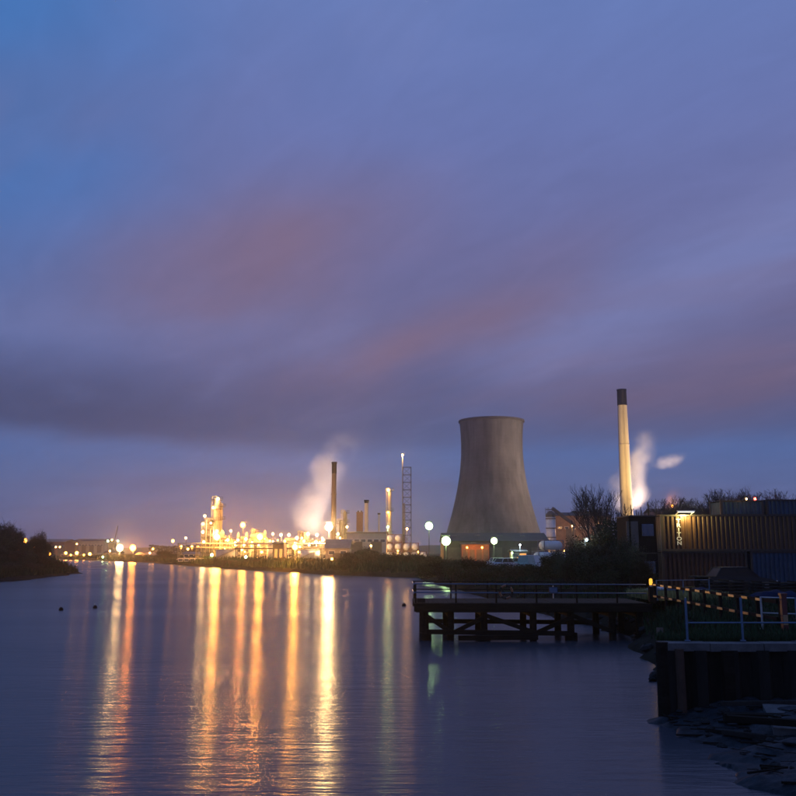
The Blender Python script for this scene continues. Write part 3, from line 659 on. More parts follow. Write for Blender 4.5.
shed(513, 526, 552, 190, 5, 'small dark hut with an orange lit window by the parked cars', 'steel_dark', 'roof_dark', .4, 1, 2, True, 'hut', 'hut')
shed(462, 489, 544.5, 229, 4, 'orange lit loading bay under the long dark shed', 'brick', 'roof_dark', .3, 4, 0, False, 'loading_bay', 'shed')

# silo with conveyor
def silo():
    Y = 330; t = thing('cream_silo', 'cream banded silo with a dark top structure right of the cooling tower', 'silo', (PX(550.5, Y, 18), Y, G)); h = PZ(517, Y) - G; r = 1.75
    MB().lathe([(r, 0), (r, h)], 24).build('shell', 'tank_white', t, True)
    for f in (.25, .5, .72, .95): MB().ring((0, 0, h * f), r - .02, r + .15, .3, 24).build('band', 'steel_dark', t)
    MB().lathe([(r + .1, h), (r * .9, h + 1.2), (.6, h + 2.2)], 20).build('top_hopper', 'steel_dark', t, True)
    q = MB()
    for k in range(6): a = k * math.pi / 3; q.bar((r * math.cos(a), r * math.sin(a), h), (r * math.cos(a), r * math.sin(a), h + 3.4), .15)
    q.ring((0, 0, h + 2.6), r - .1, r + .1, .15, 12); q.build('cage', 'steel_dark', t)
    MB().bar((.6, 0, h + 3.2), (9, 1, h - 3), 1.0, 1.1).build('conveyor', 'steel_dark', t)
    bracket_lamp((PX(546, Y - 4, 14), Y - 5, G + .8), 'warm', 4 * K, None, 'small ground lamp lighting the cream silo', r=.2)
silo()
lamp(572, 526, 338, 'warm', 3 * K, None, 'orange lamp lighting the brown works building beside the silo', r=.25)
lamp(598, 524, 338, 'warm', 3 * K, None, 'orange lamp on the works building behind the bare trees', r=.25)

# lattice tower with a flare pipe
def lattice():
    Y = 350; zt = PZ(467, Y); h = zt - G; w = 3.2; x = PX(407, Y, 20)
    t = thing('lattice_tower', 'dark steel lattice tower with a flare pipe topped by a lamp', 'tower', (x, Y, G))
    cs = [(-w / 2, 0), (w / 2, 0), (w / 2, w), (-w / 2, w)]
    for c in cs: MB().bar((*c, 0), (*c, h), .26).build('leg', 'steel_dark', t)
    n = 12
    for k in range(n + 1):
        z = h * k / n; q = MB()
        for i in range(4): q.bar((*cs[i], z), (*cs[(i + 1) % 4], z), .16)
        q.build('girt', 'steel_dark', t)
        if k < n:
            q = MB()
            for i in range(4):
                a, b = cs[i], cs[(i + 1) % 4]
                q.bar((*(a if k % 2 else b), z), (*(b if k % 2 else a), z + h / n), .11)
            q.build('brace', 'steel_dark', t)
    MB().box((0, w / 2, h * .12), (w + 1.6, w + 1.6, .15)).build('platform', 'steel_dark', t)
    zp = PZ(455, Y) - G
    MB().cyl((-w / 2 + .35, w / 2, 0), (-w / 2 + .35, w / 2, h * .6), .62, n=12).cyl((-w / 2 - .1, w / 2, 0), (-w / 2 - .1, w / 2, zp), .2, n=8).build('flare_pipe', 'steel', t, True)
    bracket_lamp((x - w / 2 - .1, Y + w / 2 - .5, G + zp + .1), 'white', 900, None, 'white aircraft warning lamp on top of the flare pipe', r=.4, back=.4)
lattice()

# far crane
def crane():
    Y = 530; t = thing('dock_crane', 'dark dock crane with a raised jib on the far left quay', 'crane', (PX(111, Y), Y, G))
    for x in (-2, 2):
        for y in (0, 4): MB().bar((x, y, 0), (x * .6, 2 + (y - 2) * .6, 5), .4).build('leg', 'steel_dark', t)
    MB().box((0, 2, 6.2), (3.2, 4, 2.6)).build('cab', 'steel_dark', t)
    top = (2.6, 2, PZ(525.5, Y) - G)
    MB().bar((0.6, 1.6, 6), top, .3).bar((0.6, 2.4, 6), top, .3).build('jib', 'steel_dark', t)
    q = MB()
    for k in range(8): f = k / 8; q.bar((.6 + 2 * f, 1.6 + .4 * f, 6 + (top[2] - 6) * f), (.6 + 2 * (f + .12), 2.4 - .4 * f, 6 + (top[2] - 6) * (f + .12)), .14)
    q.build('jib_lacing', 'steel_dark', t)
    MB().cyl(top, (top[0], top[1], 4), .05, n=5).build('hoist_rope', 'steel_dark', t)
crane()

# ------------------------------------------------------------------ tank containers
def tank_container(fr, L=6.06):
    t = thing('tank_container', '', 'tank container', (0, 0, 0)); w, h = 2.44, 2.59
    q = MB()
    for x in (-w / 2 + .08, w / 2 - .08):
        for y in (.08, L - .08): q.bar((x, y, 0), (x, y, h), .16)
        for z in (.08, h - .08): q.bar((x, .1, z), (x, L - .1, z), .13)
    for y in (.08, L - .08):
        for z in (.08, h - .08): q.bar((-w / 2 + .1, y, z), (w / 2 - .1, y, z), .13)
        q.bar((-w / 2 + .1, y, .1), (-w / 2 + .7, y, .9), .1); q.bar((w / 2 - .1, y, .1), (w / 2 - .7, y, .9), .1)
    q.build('frame', fr, t)
    pr = [(.05, -.35), (.6, -.28), (.95, -.08), (1.08, .2), (1.08, L - .7), (.95, L - .42), (.6, L - .22), (.05, L - .15)]
    b = MB().lathe(pr, 24, cap=False); b.v = [(x, z + .25, y + h / 2) for x, y, z in b.v]; b.build('vessel', 'tank_white', t, True)
    MB().cyl((0, L / 2, h / 2 + 1.0), (0, L / 2, h / 2 + 1.3), .3, n=10).build('manhole', 'steel', t)
    return t
tc_b = tank_container('tank_red'); tc_w = tank_container('tank_frame')
def place_tanks():
    used = {}
    def put(proto, x, y, z, rz, label, group):
        o = proto if proto.name not in used else copy_tree(proto); used[proto.name] = 1
        o.location = (x, y, z); o.rotation_euler = (0, 0, rz); tag(o, label, 'tank container', group)
    Y = 282; x0 = PX(381, Y)
    rows = [(0, range(0, 6)), (1, range(0, 5)), (2, range(0, 3))]
    for k, cols in rows:
        for c in cols:
            put(tc_b, x0 + c * 2.62 + (-.1, 0, .05)[k], Y + (.1, 0, .2)[k], G + k * 2.62, 0, ('orange lit tank container on the ground in the stacked row', 'orange lit tank container in the middle tier of the stack', 'orange lit tank container in the top tier of the stack')[k], 'stacked tank containers left of the yard lights')
    Y = 215
    put(tc_w, PX(541, Y), Y, G + 2.62, R(-58), 'pale tank container lying on top of another beside the dark trees', None)
    put(tc_w, PX(532, Y), Y - 5, G, R(-58), 'pale tank container on the ground beside the dark trees', None)
    put(tc_w, PX(548, Y), Y + 1, G, R(-58), 'pale tank container under the upper one, half behind the dark trees', None)
place_tanks()
lamp(520, 545, 190, 'cool', 2 * K, None, 'cold white yard lamp in front of the pale tank containers', r=.16)

# ------------------------------------------------------------------ trees and shrubs
def bare_tree_meshes(seed, h=8.0, spread=0.55, levels=5):
    rnd = random.Random(seed); tr, cr = MB(), MB()
    def grow(p, d, ln, r, lev):
        segs = 3 if lev < 2 else 2
        for k in range(segs):
            d = (d + Vector((rnd.uniform(-1, 1), rnd.uniform(-1, 1), rnd.uniform(-.2, .5))) * .14).normalized()
            q = p + d * ln / segs; r2 = r * .86
            (tr if lev == 0 else cr).cyl(p, q, r, r2, 5 if lev < 2 else 3, False); p = q; r = r2
            if lev < levels and (k > 0 or lev > 0):
                for _ in range(2 if lev < 2 else rnd.choice((1, 2))):
                    a = Vector((rnd.uniform(-1, 1), rnd.uniform(-1, 1), rnd.uniform(.1, .9))).normalized()
                    grow(p, (d * (1 - spread) + a * spread).normalized(), ln * rnd.uniform(.5, .72), max(.013, r * .55), lev + 1)
        if lev < levels: grow(p, d, ln * .62, r * .7, lev + 1)
    grow(Vector((0, 0, -.2)), Vector((0, 0, 1)), h * .36, h * .018, 0)
    k = h / max(v[2] for v in cr.v)
    for q in (tr, cr): q.v = [(a * k, b * k, c * k) for a, b, c in q.v]
    return tr.mesh('trunk', 'bark'), cr.mesh('crown', 'twig')
BARE = [bare_tree_meshes(s, 8.0, .5 + .04 * (s % 3), 5) for s in (1, 2, 5)]
THIN = [bare_tree_meshes(s, 8.0, .42, 4) for s in (11, 14, 17)]
def bare_tree(x, y, h, v, label, group=None, base=G, lib=None):
    lib = lib or BARE
    t = thing('bare_tree', label, 'tree', (x, y, base), random.uniform(0, 6), group); s = h / 8.0
    t.scale = (s, s, s); ob('trunk', lib[v][0], t); ob('crown', lib[v][1], t); return t

def leaf_meshes(seed, n, leaf, lobes, m, hgt=1.0):
    """unit shrub: leaves spread through lobes, radius about 1"""
    rnd = random.Random(seed); mb = MB(); st = MB()
    L = []
    for _ in range(lobes):
        a = rnd.uniform(0, 6.28); rr = rnd.uniform(.0, .62); z = rnd.uniform(.35, 1.25) * hgt
        L.append((Vector((rr * math.cos(a), rr * math.sin(a), z)), rnd.uniform(.28, .5)))
        st.cyl((rr * .15 * math.cos(a), rr * .15 * math.sin(a), -.05), L[-1][0], .035, .012, 4, False)
    for _ in range(n):
        c, r = rnd.choice(L)
        d = Vector((rnd.gauss(0, 1), rnd.gauss(0, 1), rnd.gauss(0, 1))).normalized()
        p = c + d * r * (rnd.random() ** .4) * rnd.uniform(.8, 1.12); p.z = max(.02, p.z)
        a = Vector((rnd.uniform(-1, 1), rnd.uniform(-1, 1), rnd.uniform(-1, 1))).normalized(); b = a.orthogonal().normalized()
        s = leaf * rnd.uniform(.6, 1.4)
        o = len(mb.v); mb.v += [tuple(p - a * s), tuple(p + b * s * .45), tuple(p + a * s), tuple(p - b * s * .45)]; mb.f.append((o, o + 1, o + 2, o + 3))
    for _ in range(60):     # twigs sticking out
        c, r = rnd.choice(L); d = Vector((rnd.gauss(0, .6), rnd.gauss(0, .6), abs(rnd.gauss(.8, .5)))).normalized()
        st.cyl(c, c + d * r * rnd.uniform(1.0, 1.6), .012, .004, 3, False)
    return mb.mesh('crown', m), st.mesh('stems', 'bark')
SH = [leaf_meshes(s, 2600, .05, 9, m) for s, m in ((21, 'leaf'), (22, 'leaf2'), (23, 'leaf'))]
SHB = [leaf_meshes(s, 7000, .034, 14, m, 1.15) for s, m in ((31, 'leaf'), (32, 'leaf'), (33, 'leaf2'))]
def shrub(x, y, rx, h, v, label, group=None, base=G, big=False, name='shrub'):
    lib = SHB if big else SH
    t = thing(name, label, 'tree' if name != 'shrub' else 'shrub', (x, y, base - .05), random.uniform(0, 6), group); t.scale = (rx, rx, h / 1.65)
    ob('crown', lib[v % 3][0], t); ob('trunk' if name != 'shrub' else 'stem', lib[v % 3][1], t); return t
rnd = random.Random(5)
# dark clump of ivy-clad trees beside the pier head
for k, (px, ytop, Y, rx) in enumerate([(556, 553, 84, 1.9), (574, 544, 80, 2.2), (592, 536, 76, 2.3), (609, 529, 78, 2.4), (626, 524, 74, 2.2), (640, 528, 73, 2.0), (566, 556, 70, 1.8), (588, 548, 68, 2.0), (612, 546, 66, 2.2), (632, 548, 60, 1.5), (622, 538, 61, 1.3), (644, 560, 58, 1.2), (600, 556, 60, 1.6)]):
    lb = ['low', 'leaning', 'tall', 'tallest', 'dense', 'upright'][k] + ' dark ivy clad tree in the clump beside the pier' if k < 6 else 'dark leafy bush at the foot of the ivy clad trees'
    shrub(PX(px, Y), Y, rx * 1.1, (PZ(ytop, Y) - G) * (1.1 if k < 6 else 1.0), k, lb, None if k < 6 else 'bushes below the ivy clad trees', big=True, name='ivy_tree' if k < 6 else 'shrub')
for k, (px, ytop, Y, v) in enumerate([(590, 484, 88, 0), (604, 483, 90, 1), (613, 490, 92, 2)]):
    bare_tree(PX(px, Y), Y, PZ(ytop, Y) - G, v, ['bare leafless tree rising highest above the dark ivy clump', 'second bare leafless tree behind the dark ivy clump', 'smaller bare tree between the ivy clump and the tall chimney'][k], lib=THIN)
# bare trees behind the containers
for k, (px, ytop) in enumerate([(722, 489), (731, 491), (741, 487), (751, 486), (760, 490), (768, 492), (783, 489), (793, 487)]):
    Y = 118 + (k % 3) * 5; bare_tree(PX(px, Y), Y, PZ(ytop, Y) - G, k % 3, 'bare winter tree in the row behind the blue containers', 'bare trees behind the blue containers')
for k, (px, ytop) in enumerate([(664, 503), (672, 496), (681, 497), (690, 498), (699, 496), (707, 503), (714, 506)]):
    Y = 150 + (k % 3) * 5; bare_tree(PX(px, Y), Y, PZ(ytop, Y) - G, (k + 1) % 3, 'bare winter tree behind the brown container with white letters', 'bare trees behind the brown container')
# shrubs along the river bank below the refinery and by the yard
for k, (px, ytop, Y, rx) in enumerate([(343, 556, 168, 2.6), (350, 551, 172, 3.2), (358, 547, 175, 3.4), (366, 546, 178, 3.4), (374, 549, 172, 3.2), (383, 551, 170, 3.0), (392, 553, 168, 3.0), (402, 552, 166, 3.2), (411, 551, 168, 3.2), (419, 553, 160, 3.0), (428, 555, 158, 2.8), (437, 553, 160, 2.6)]):
    shrub(PX(px, Y), Y, rx, PZ(ytop, Y) - .9, k, 'dark shrub on the bank in front of the stacked tank containers', 'dark shrubs along the bank', base=.9)
for k in range(14):
    px = 222 + k * 9 + rnd.uniform(-2, 2); Y = 236 - (px - 222) * .48 + 3; shrub(PX(px, Y), Y, rnd.uniform(1.8, 2.8), PZ(557 + rnd.uniform(-1, 3), Y) - .5, k, 'low dark scrub on the bank below the refinery', 'scrub below the refinery', base=.5)
for k in range(6):
    px = 159 + k * 6; Y = 350 - k * 8; shrub(PX(px, Y), Y, 3.6, PZ((551, 550, 552, 555, 557, 558)[k], Y) - G, k, 'dark rounded bush on the far bank right of the glaring lights', 'bushes on the far bank')
for k, (px, ytop, Y) in enumerate([(424, 562, 122), (436, 557, 116), (449, 555, 112), (462, 556, 104), (475, 558, 100), (488, 560, 96), (501, 563, 92), (515, 563, 88), (529, 560, 86), (542, 555, 84)]):
    shrub(PX(px, Y) + .5, Y, 2.2, PZ(ytop, Y) - .8, k, 'low dark bush on the bank behind the pier railing', 'bushes behind the pier', base=.8)
# left headland
for k, (px, ytop, Y, rx) in enumerate([(-6, 525, 165, 4.0), (4, 524, 168, 3.4), (12, 526, 170, 3.0), (20, 533, 172, 2.6), (29, 538, 174, 2.4), (36, 535, 176, 2.4), (42, 533, 178, 2.2), (46, 542, 178, 2.2)]):
    x = PX(px, Y); b = left_h(x, Y); shrub(x, Y, rx, PZ(ytop, Y) - b, k, 'dark leafy tree on the left headland', 'trees on the left headland', base=b, big=True, name='headland_tree')
for k, (px, ytop, Y, rx) in enumerate([(2, 548, 150, 3.2), (12, 550, 152, 3.0), (22, 551, 156, 3.0), (32, 552, 160, 2.8), (41, 553, 164, 2.8), (49, 556, 170, 2.4), (56, 560, 173, 1.8), (62, 564, 176, 1.5), (8, 560, 140, 2.6), (20, 561, 146, 2.4), (30, 562, 152, 2.4), (40, 563, 158, 2.2), (50, 565, 165, 2.0)]):
    x = PX(px, Y); b = max(.1, left_h(x, Y)); shrub(x, Y, rx, max(1.0, PZ(ytop, Y) - b), k, 'dark scrub bush on the slope of the left headland', 'scrub on the left headland', base=b)
# far tree line masses beyond the refinery
def far_wood(px0, px1, Y, h, seed, label):
    rnd = random.Random(seed); mb = MB(); x0, x1 = PX(px0, Y), PX(px1, Y)
    for _ in range(2500):
        x = rnd.uniform(x0, x1); hh = h * (.6 + .4 * mnoise.noise(Vector((x * .04, seed, 0)))); p = Vector((x, Y + rnd.uniform(-6, 6), G + rnd.random() ** .7 * hh))
        a = Vector((rnd.uniform(-1, 1), rnd.uniform(-1, 1), rnd.uniform(-1, 1))).normalized() * .9; b = a.orthogonal()
        o = len(mb.v); mb.v += [tuple(p - a), tuple(p + b * .6), tuple(p + a), tuple(p - b * .6)]; mb.f.append((o, o + 1, o + 2, o + 3))
    tag(mb.build('distant_woodland', 'leaf2'), label, 'woodland', kind='stuff')
far_wood(-60, 120, 760, 12, 1, 'dark distant woodland behind the far left quay')
far_wood(150, 330, 700, 11, 2, 'dark distant woodland behind the refinery')
far_wood(640, 860, 330, 12, 3, 'dark distant woodland behind the containers')

# ------------------------------------------------------------------ shipping containers
def corrugated(L, h, pitch=.32, dep=.085):
    """panel in local x (length), facing -y, z up"""
    mb = MB(); xs = []; x = 0
    while x < L - 1e-6:
        for dx, y in ((0, 0), (.34, 0), (.5, dep), (.84, dep)): xs.append((min(L, x + dx * pitch), y))
        x += pitch
    xs.append((L, 0))
    for x, y in xs: mb.v += [(x, y, 0), (x, y, h)]
    for i in range(len(xs) - 1): mb.f.append((2 * i, 2 * i + 2, 2 * i + 3, 2 * i + 1))
    return mb
def container(label, x, y, z, L, h, paint, rz=0, group=None, dents=0):
    """x, y: front left bottom corner; long side faces the river"""
    t = thing('shipping_container', label, 'container', (x, y, z), rz, group); W_ = 2.44; e = .16
    for cx in (e / 2, L - e / 2):
        for cy in (e / 2, W_ - e / 2): MB().box((cx, cy, h / 2), (e, e, h)).build('corner_post', 'box_frame', t)
    for cy in (.05, W_ - .05):
        MB().box((L / 2, cy, .08), (L - 2 * e, .1, .16)).build('bottom_rail', 'box_frame', t); MB().box((L / 2, cy, h - .06), (L - 2 * e, .1, .12)).build('top_rail', 'box_frame', t)
    s = corrugated(L - 2 * e, h - .28)
    s.build('side_panel', paint, t, loc=(e, .03, .16))
    b = corrugated(L - 2 * e, h - .28); b.v = [(a, -c, d) for a, c, d in b.v]; b.build('side_panel', paint, t, loc=(e, W_ - .03, .16))
    p = corrugated(W_ - 2 * e, h - .28); p.v = [(c, W_ - e - a, d) for a, c, d in p.v]; p.build('end_panel', paint, t, loc=(.04, 0, .16))
    for k in range(2):
        d = MB().box((L - .06, e + (W_ - 2 * e) * (k + .5) / 2, h / 2), (.06, (W_ - 2 * e) / 2 - .03, h - .3)).build('door', paint, t)
        for q in (.3, .7): MB().cyl((L - .01, e + (W_ - 2 * e) * (k + q) / 2, .2), (L - .01, e + (W_ - 2 * e) * (k + q) / 2, h - .2), .02, n=6).build('locking_bar', 'galv', d)
    MB().box((L / 2, W_ / 2, h - .015), (L - .1, W_ - .2, .03)).build('roof', paint, t)
    MB().box((L / 2, W_ / 2, .1), (L - .2, W_ - .25, .1)).build('floor', 'box_frame', t)
    return t
CYY = 65.0; cz = 1.45; x_l = PX(662, CYY)
big = container('brown shipping container with tall white vertical letters and lit corrugations', x_l, CYY, G + 2.45, 12.19, 2.59, 'box_brown')
container('dark red lower container under the lettered brown one', x_l, CYY + .05, G - .15, 6.06, 2.59, 'box_red')
container('blue lower container under the right half of the lettered brown one', x_l + 6.3, CYY + .05, G - .15, 6.06, 2.59, 'box_blue')
# second row behind carrying half-height blue boxes
for k, (xx) in enumerate((x_l + .2, x_l + 6.6)):
    container(['oxide red container behind the dark red one, lower tier of the rear row', 'oxide red container behind the blue one, lower tier of the rear row'][k], xx, CYY + 2.9, G - .15, 6.06, 2.59, 'box_red', 0, 'rear row containers')
    container(['brown container of the rear row upper tier behind the white letters', 'brown container of the rear row upper tier under the blue half height ones'][k], xx, CYY + 2.9, G + 2.45, 6.06, 2.59, 'box_brown', 0, 'rear row containers upper')
yb = CYY + 3.0
container('blue half height container standing on the rear row below the bare trees', PX(721, yb, 7), yb, G + 5.05, 3.25, 1.18, 'box_blue')
container('blue half height container at the right end of the rear row', PX(767, yb, 7), yb, G + 5.05, 4.2, 1.25, 'box_blue')
def lettering():
    W6 = 'TRITON'; hgt = .27; y0 = 2.02
    for k, chh in enumerate(W6):
        cu = bpy.data.curves.new('letter', 'FONT'); cu.body = chh; cu.size = hgt * 1.38; cu.align_x = 'CENTER'; cu.extrude = .006; cu.offset = .008
        o = bpy.data.objects.new('letter', cu); COL.objects.link(o); dg = bpy.context.evaluated_depsgraph_get(); dg.update()
        me = bpy.data.meshes.new_from_object(o.evaluated_get(dg)); bpy.data.objects.remove(o)
        me.name = 'letter'; me.materials.clear(); me.materials.append(M['white_paint'])
        ob('letter', me, big, (1.28, .015, y0 - k * .315), (R(90), 0, 0), (1.25, 1, 1))
lettering()
# work light standing on the container edge, throwing light along its side
zt = G + 2.45 + 2.59
t = thing('work_light', 'white work light strip on the roof edge of the lettered container', 'work light', (x_l + 1.15, CYY - .05, zt))
MB().bar((0, .2, 0), (0, -.45, .18), .06).bar((1.1, .2, 0), (1.1, -.45, .18), .06).build('bracket', 'galv', t)
MB().box((.55, -.45, .24), (1.25, .22, .08)).build('housing', 'white_paint', t)
MB().box((.55, -.45, .17), (1.15, .12, .05)).build('tube', emis('tube_glow', (1.0, .95, .7), 3.0), t)
for xx in (.55,):
    ld = bpy.data.lights.new('lamp_light', 'POINT'); ld.energy = 430; ld.color = (1.0, .80, .26); ld.shadow_soft_size = .1; ld.use_soft_falloff = False
    lo = bpy.data.objects.new('lamp_light', ld); COL.objects.link(lo); lo.parent = t; lo.location = (xx, -.30, .02)

# stacked site cabins, left of the containers
def cabins():
    Y = 62; x0, x1 = PX(630, Y), PX(657, Y); w = x1 - x0; h = 2.45
    for k in range(2):
        t = thing('site_cabin', ['dark site cabin on the ground below another cabin', 'dark upper site cabin with a bluish window'][k], 'cabin', (x0 + w / 2, Y, G - .15 + k * (h + .06)))
        MB().box((0, 1.7, h / 2), (w, 3.4, h)).build('wall', 'cabin', t)
        MB().box((0, 1.7, h + .02), (w + .1, 3.5, .07)).build('roof', 'roof_dark', t)
        f = MB().box((.35, -.03, h * .62), (.78, .06, .8)).build('window', 'blue_steel', t)
        for s in (-.19, .19): MB().box((.35 + s, -.07, h * .62), (.33, .03, .68)).build('pane', 'glass', f)
        MB().box((-.7, -.03, h * .45), (.8, .06, 2.0)).build('door', 'steel_dark', t)
        for x in (-w / 2 + .05, w / 2 - .05): MB().box((x, -.02, h / 2), (.12, .08, h)).build('corner_post', 'black_paint', t)
cabins()
for k in range(10):
    Y = 70; px = 629 + k * 2.9 + rnd.uniform(-.6, .6); h = PZ(505 + rnd.uniform(-3, 7), Y) - G; x = PX(px, Y)
    o = MB().cyl((0, 0, 0), (rnd.uniform(-.25, .35), 0, h), .06, .03, 6).cyl((0, 0, 0), (0, 0, .4), .09, n=6).build('timber_pole', 'bark', loc=(x, Y, G)); tag(o, 'thin dark pole in the row standing behind the stacked cabins', 'pole', 'poles behind the cabins')
o = MB().cyl((0, 0, 0), (0, 0, PZ(500, 72) - G), .07, .05, 6).box((0, 0, PZ(500, 72) - G), (.16, .16, .12)).build('timber_pole', 'bark', loc=(PX(719, 72), 72, G)); tag(o, 'single dark pole left of the blue half height container', 'pole')
bracket_lamp((PX(746.5, 67.2, 8), 67.2, PZ(499, 67.2)), 'white', 3, None, 'small white lamp above the blue half height container', r=.07, back=.9)
bracket_lamp((PX(755.5, 120, 10), 120, PZ(499, 120)), 'red', 60, None, 'red warning lamp among the bare trees', r=.2, back=.6)

# ------------------------------------------------------------------ quay, mud furniture
def quay():
    t = thing('quay_wall', 'dark quay wall with pale coping above the mud', 'quay wall', (6.85, 24.2, 0)); L = 24.0
    MB().box((L / 2, .06, .25), (L, .24, 2.9)).build('wall_core', 'quay', t)
    for k in range(30):
        w = corrugated(.8, 2.85, .8, .2); w.build('sheet_pile', 'quay', t, loc=(k * .8, -.3, -1.15))
    k = 0; x = 0.0
    while x < L:
        w = 1.2 + .25 * math.sin(k * 2.3); MB().box((x + w / 2, .05, G - .02 + .012 * math.sin(k * 5)), (w - .02, .62, .2)).build('coping_stone', 'coping', t); x += w; k += 1
    for k in range(6):
        MB().box((1.6 + k * 3.1, -.32, .45), (.26, .2, 2.5)).build('fender', 'timber', t)
    MB().cyl((-.02, -.16, -1.2), (-.02, -.16, G + .1), .19, .16, 12).build('corner_pile', 'timber', t)
    MB().cyl((.38, -.34, -1.2), (.36, -.36, G - .05), .13, .11, 10).build('fender_pile', 'rust', t)
    MB().bar((.02, .1, .3), (1.95, 6.9, .3), .24, 2.8).build('return_wall', 'quay', t)
quay()
def handrail(label, pts, name, m, h=1.15, rails=(1.12, .6), step=1.46, pr=.03, group=None):
    p0, p1 = Vector(pts[0]), Vector(pts[1]); d = p1 - p0; n = max(1, round(d.length / step))
    t = thing(name, label, 'railing', tuple(p0), 0, group)
    for k in range(n + 1):
        q = d * k / n; MB().cyl(q, q + Vector((0, 0, h)), pr, n=8).cyl(q, q + Vector((0, 0, .03)), pr * 2.4, n=8).build('post', m, t, False)
    for z in rails: MB().cyl(Vector((0, 0, z)), d + Vector((0, 0, z)), pr * .7, n=7).build('rail', m, t, True)
    return t
xq = PX(687, 24.45, G + .1)
handrail('thin blue grey railing along the quay coping', [(xq, 24.4, G + .09), (xq + 1.46 * 8, 24.4, G + .09)], 'quay_railing', 'blue_steel', 1.12, (.47,), 1.46, .032)
# striped hazard barrier running away along the quay
def barrier():
    p0 = Vector((12.05, 43.5, G)); p1 = Vector((11.75, 28.6, G)); d = p1 - p0; L = d.length; u = d / L
    t = thing('hazard_barrier', 'two rail barrier along the quay, black and white bands tinted for orange lamplight', 'barrier', tuple(p0))
    n = 8
    for k in range(n + 1): q = u * (L * k / n); MB().box((q.x + .1, q.y, .48), (.1, .1, .96)).build('post', 'black_paint', t)
    for z in (.88, .36):
        r = MB().bar(u * 0 + Vector((0, 0, z)), u * L + Vector((0, 0, z)), .05, .11).build('rail', 'black_paint', t)
        k = 0; s = .25
        while s < L - .6:
            a = u * s + Vector((-.036, 0, z)); b = u * (s + .55) + Vector((-.036, 0, z))
            MB().bar(a, b, .03, .08).build('band', 'lamplit_band' if (k * 7) % 3 else 'orange_paint', r); s += 1.3; k += 1
    e = thing('barrier_end_post', 'red post at the near end of the banded barrier', 'post', (11.85, 28.35, G))
    MB().box((0, 0, .55), (.16, .16, 1.1)).build('post', 'red_paint', e); MB().box((0, 0, 1.12), (.2, .2, .06)).build('cap', 'red_paint', e); MB().box((0, -.09, .35), (.14, .02, .3)).build('reflector', 'lamplit_band', e)
barrier()
t = handrail('pale steel handrail with a brace to the right of the red post', [(11.5, 29.2, G), (15.5, 26.6, G)], 'steel_handrail', 'galv', 1.0, (.98, .5), 1.9, .035)
MB().bar((1.1, -.7, .95), (1.9, -1.25, .1), .05).build('brace', 'galv', t)
# mud furniture
def beam(x, y, L, rz, w, h, m, label, name='timber_beam', dz=0.0, pitch=0.0):
    o = MB().box((0, 0, 0), (L, w, h)).build(name, m); o.location = (x, y, mud_h(x, y) + h * .4 + dz); o.rotation_euler = (0, pitch, rz); tag(o, label, 'timber')
slab = MB().box((0, 0, 0), (5.4, 2.3, .16)).build('slipway_slab', 'coping'); slab.location = (11.1, 20.9, .42); slab.rotation_euler = (R(4), 0, R(-16)); tag(slab, 'pale sloping concrete slab lying on the mud below the quay', 'slab')
beam(9.6, 19.9, 5.0, R(-24), .16, .14, 'timber', 'long dark beam lying along the river side of the pale slab')
beam(8.4, 21.7, 1.7, R(-8), .3, .2, 'timber', 'short thick dark timber on the mud left of the slab')
beam(9.0, 18.9, 1.5, R(-35), .5, .18, 'timber', 'broad dark plank sunk in the mud near the water')
beam(8.2, 20.4, 2.4, R(-40), .12, .1, 'plank', 'thin grey plank lying on the mud near the water')
beam(10.0, 17.6, 3.0, R(-30), .14, .1, 'plank', 'grey plank low on the mud below the broad plank')
beam(9.2, 22.8, 2.8, R(5), .12, .1, 'plank', 'grey plank lying at the foot of the quay wall')

def litter():
    r = random.Random(77); mb = MB()
    for _ in range(260):
        y = r.uniform(13, 24); x = 6.7 + r.random() ** 1.5 * 6.5; z = mud_h(x, y); a = r.gauss(-.5, .5); L = r.uniform(.05, .45); w = r.uniform(.01, .05)
        mb.bar((x - L * math.cos(a), y - L * math.sin(a), z + r.uniform(0, .03)), (x + L * math.cos(a), y + L * math.sin(a), z + r.uniform(0, .06)), w, w * r.uniform(.3, 1))
    tag(mb.build('tide_wrack', 'timber'), 'sticks and weed washed up on the mud below the quay', 'driftwood', kind='stuff')
litter()
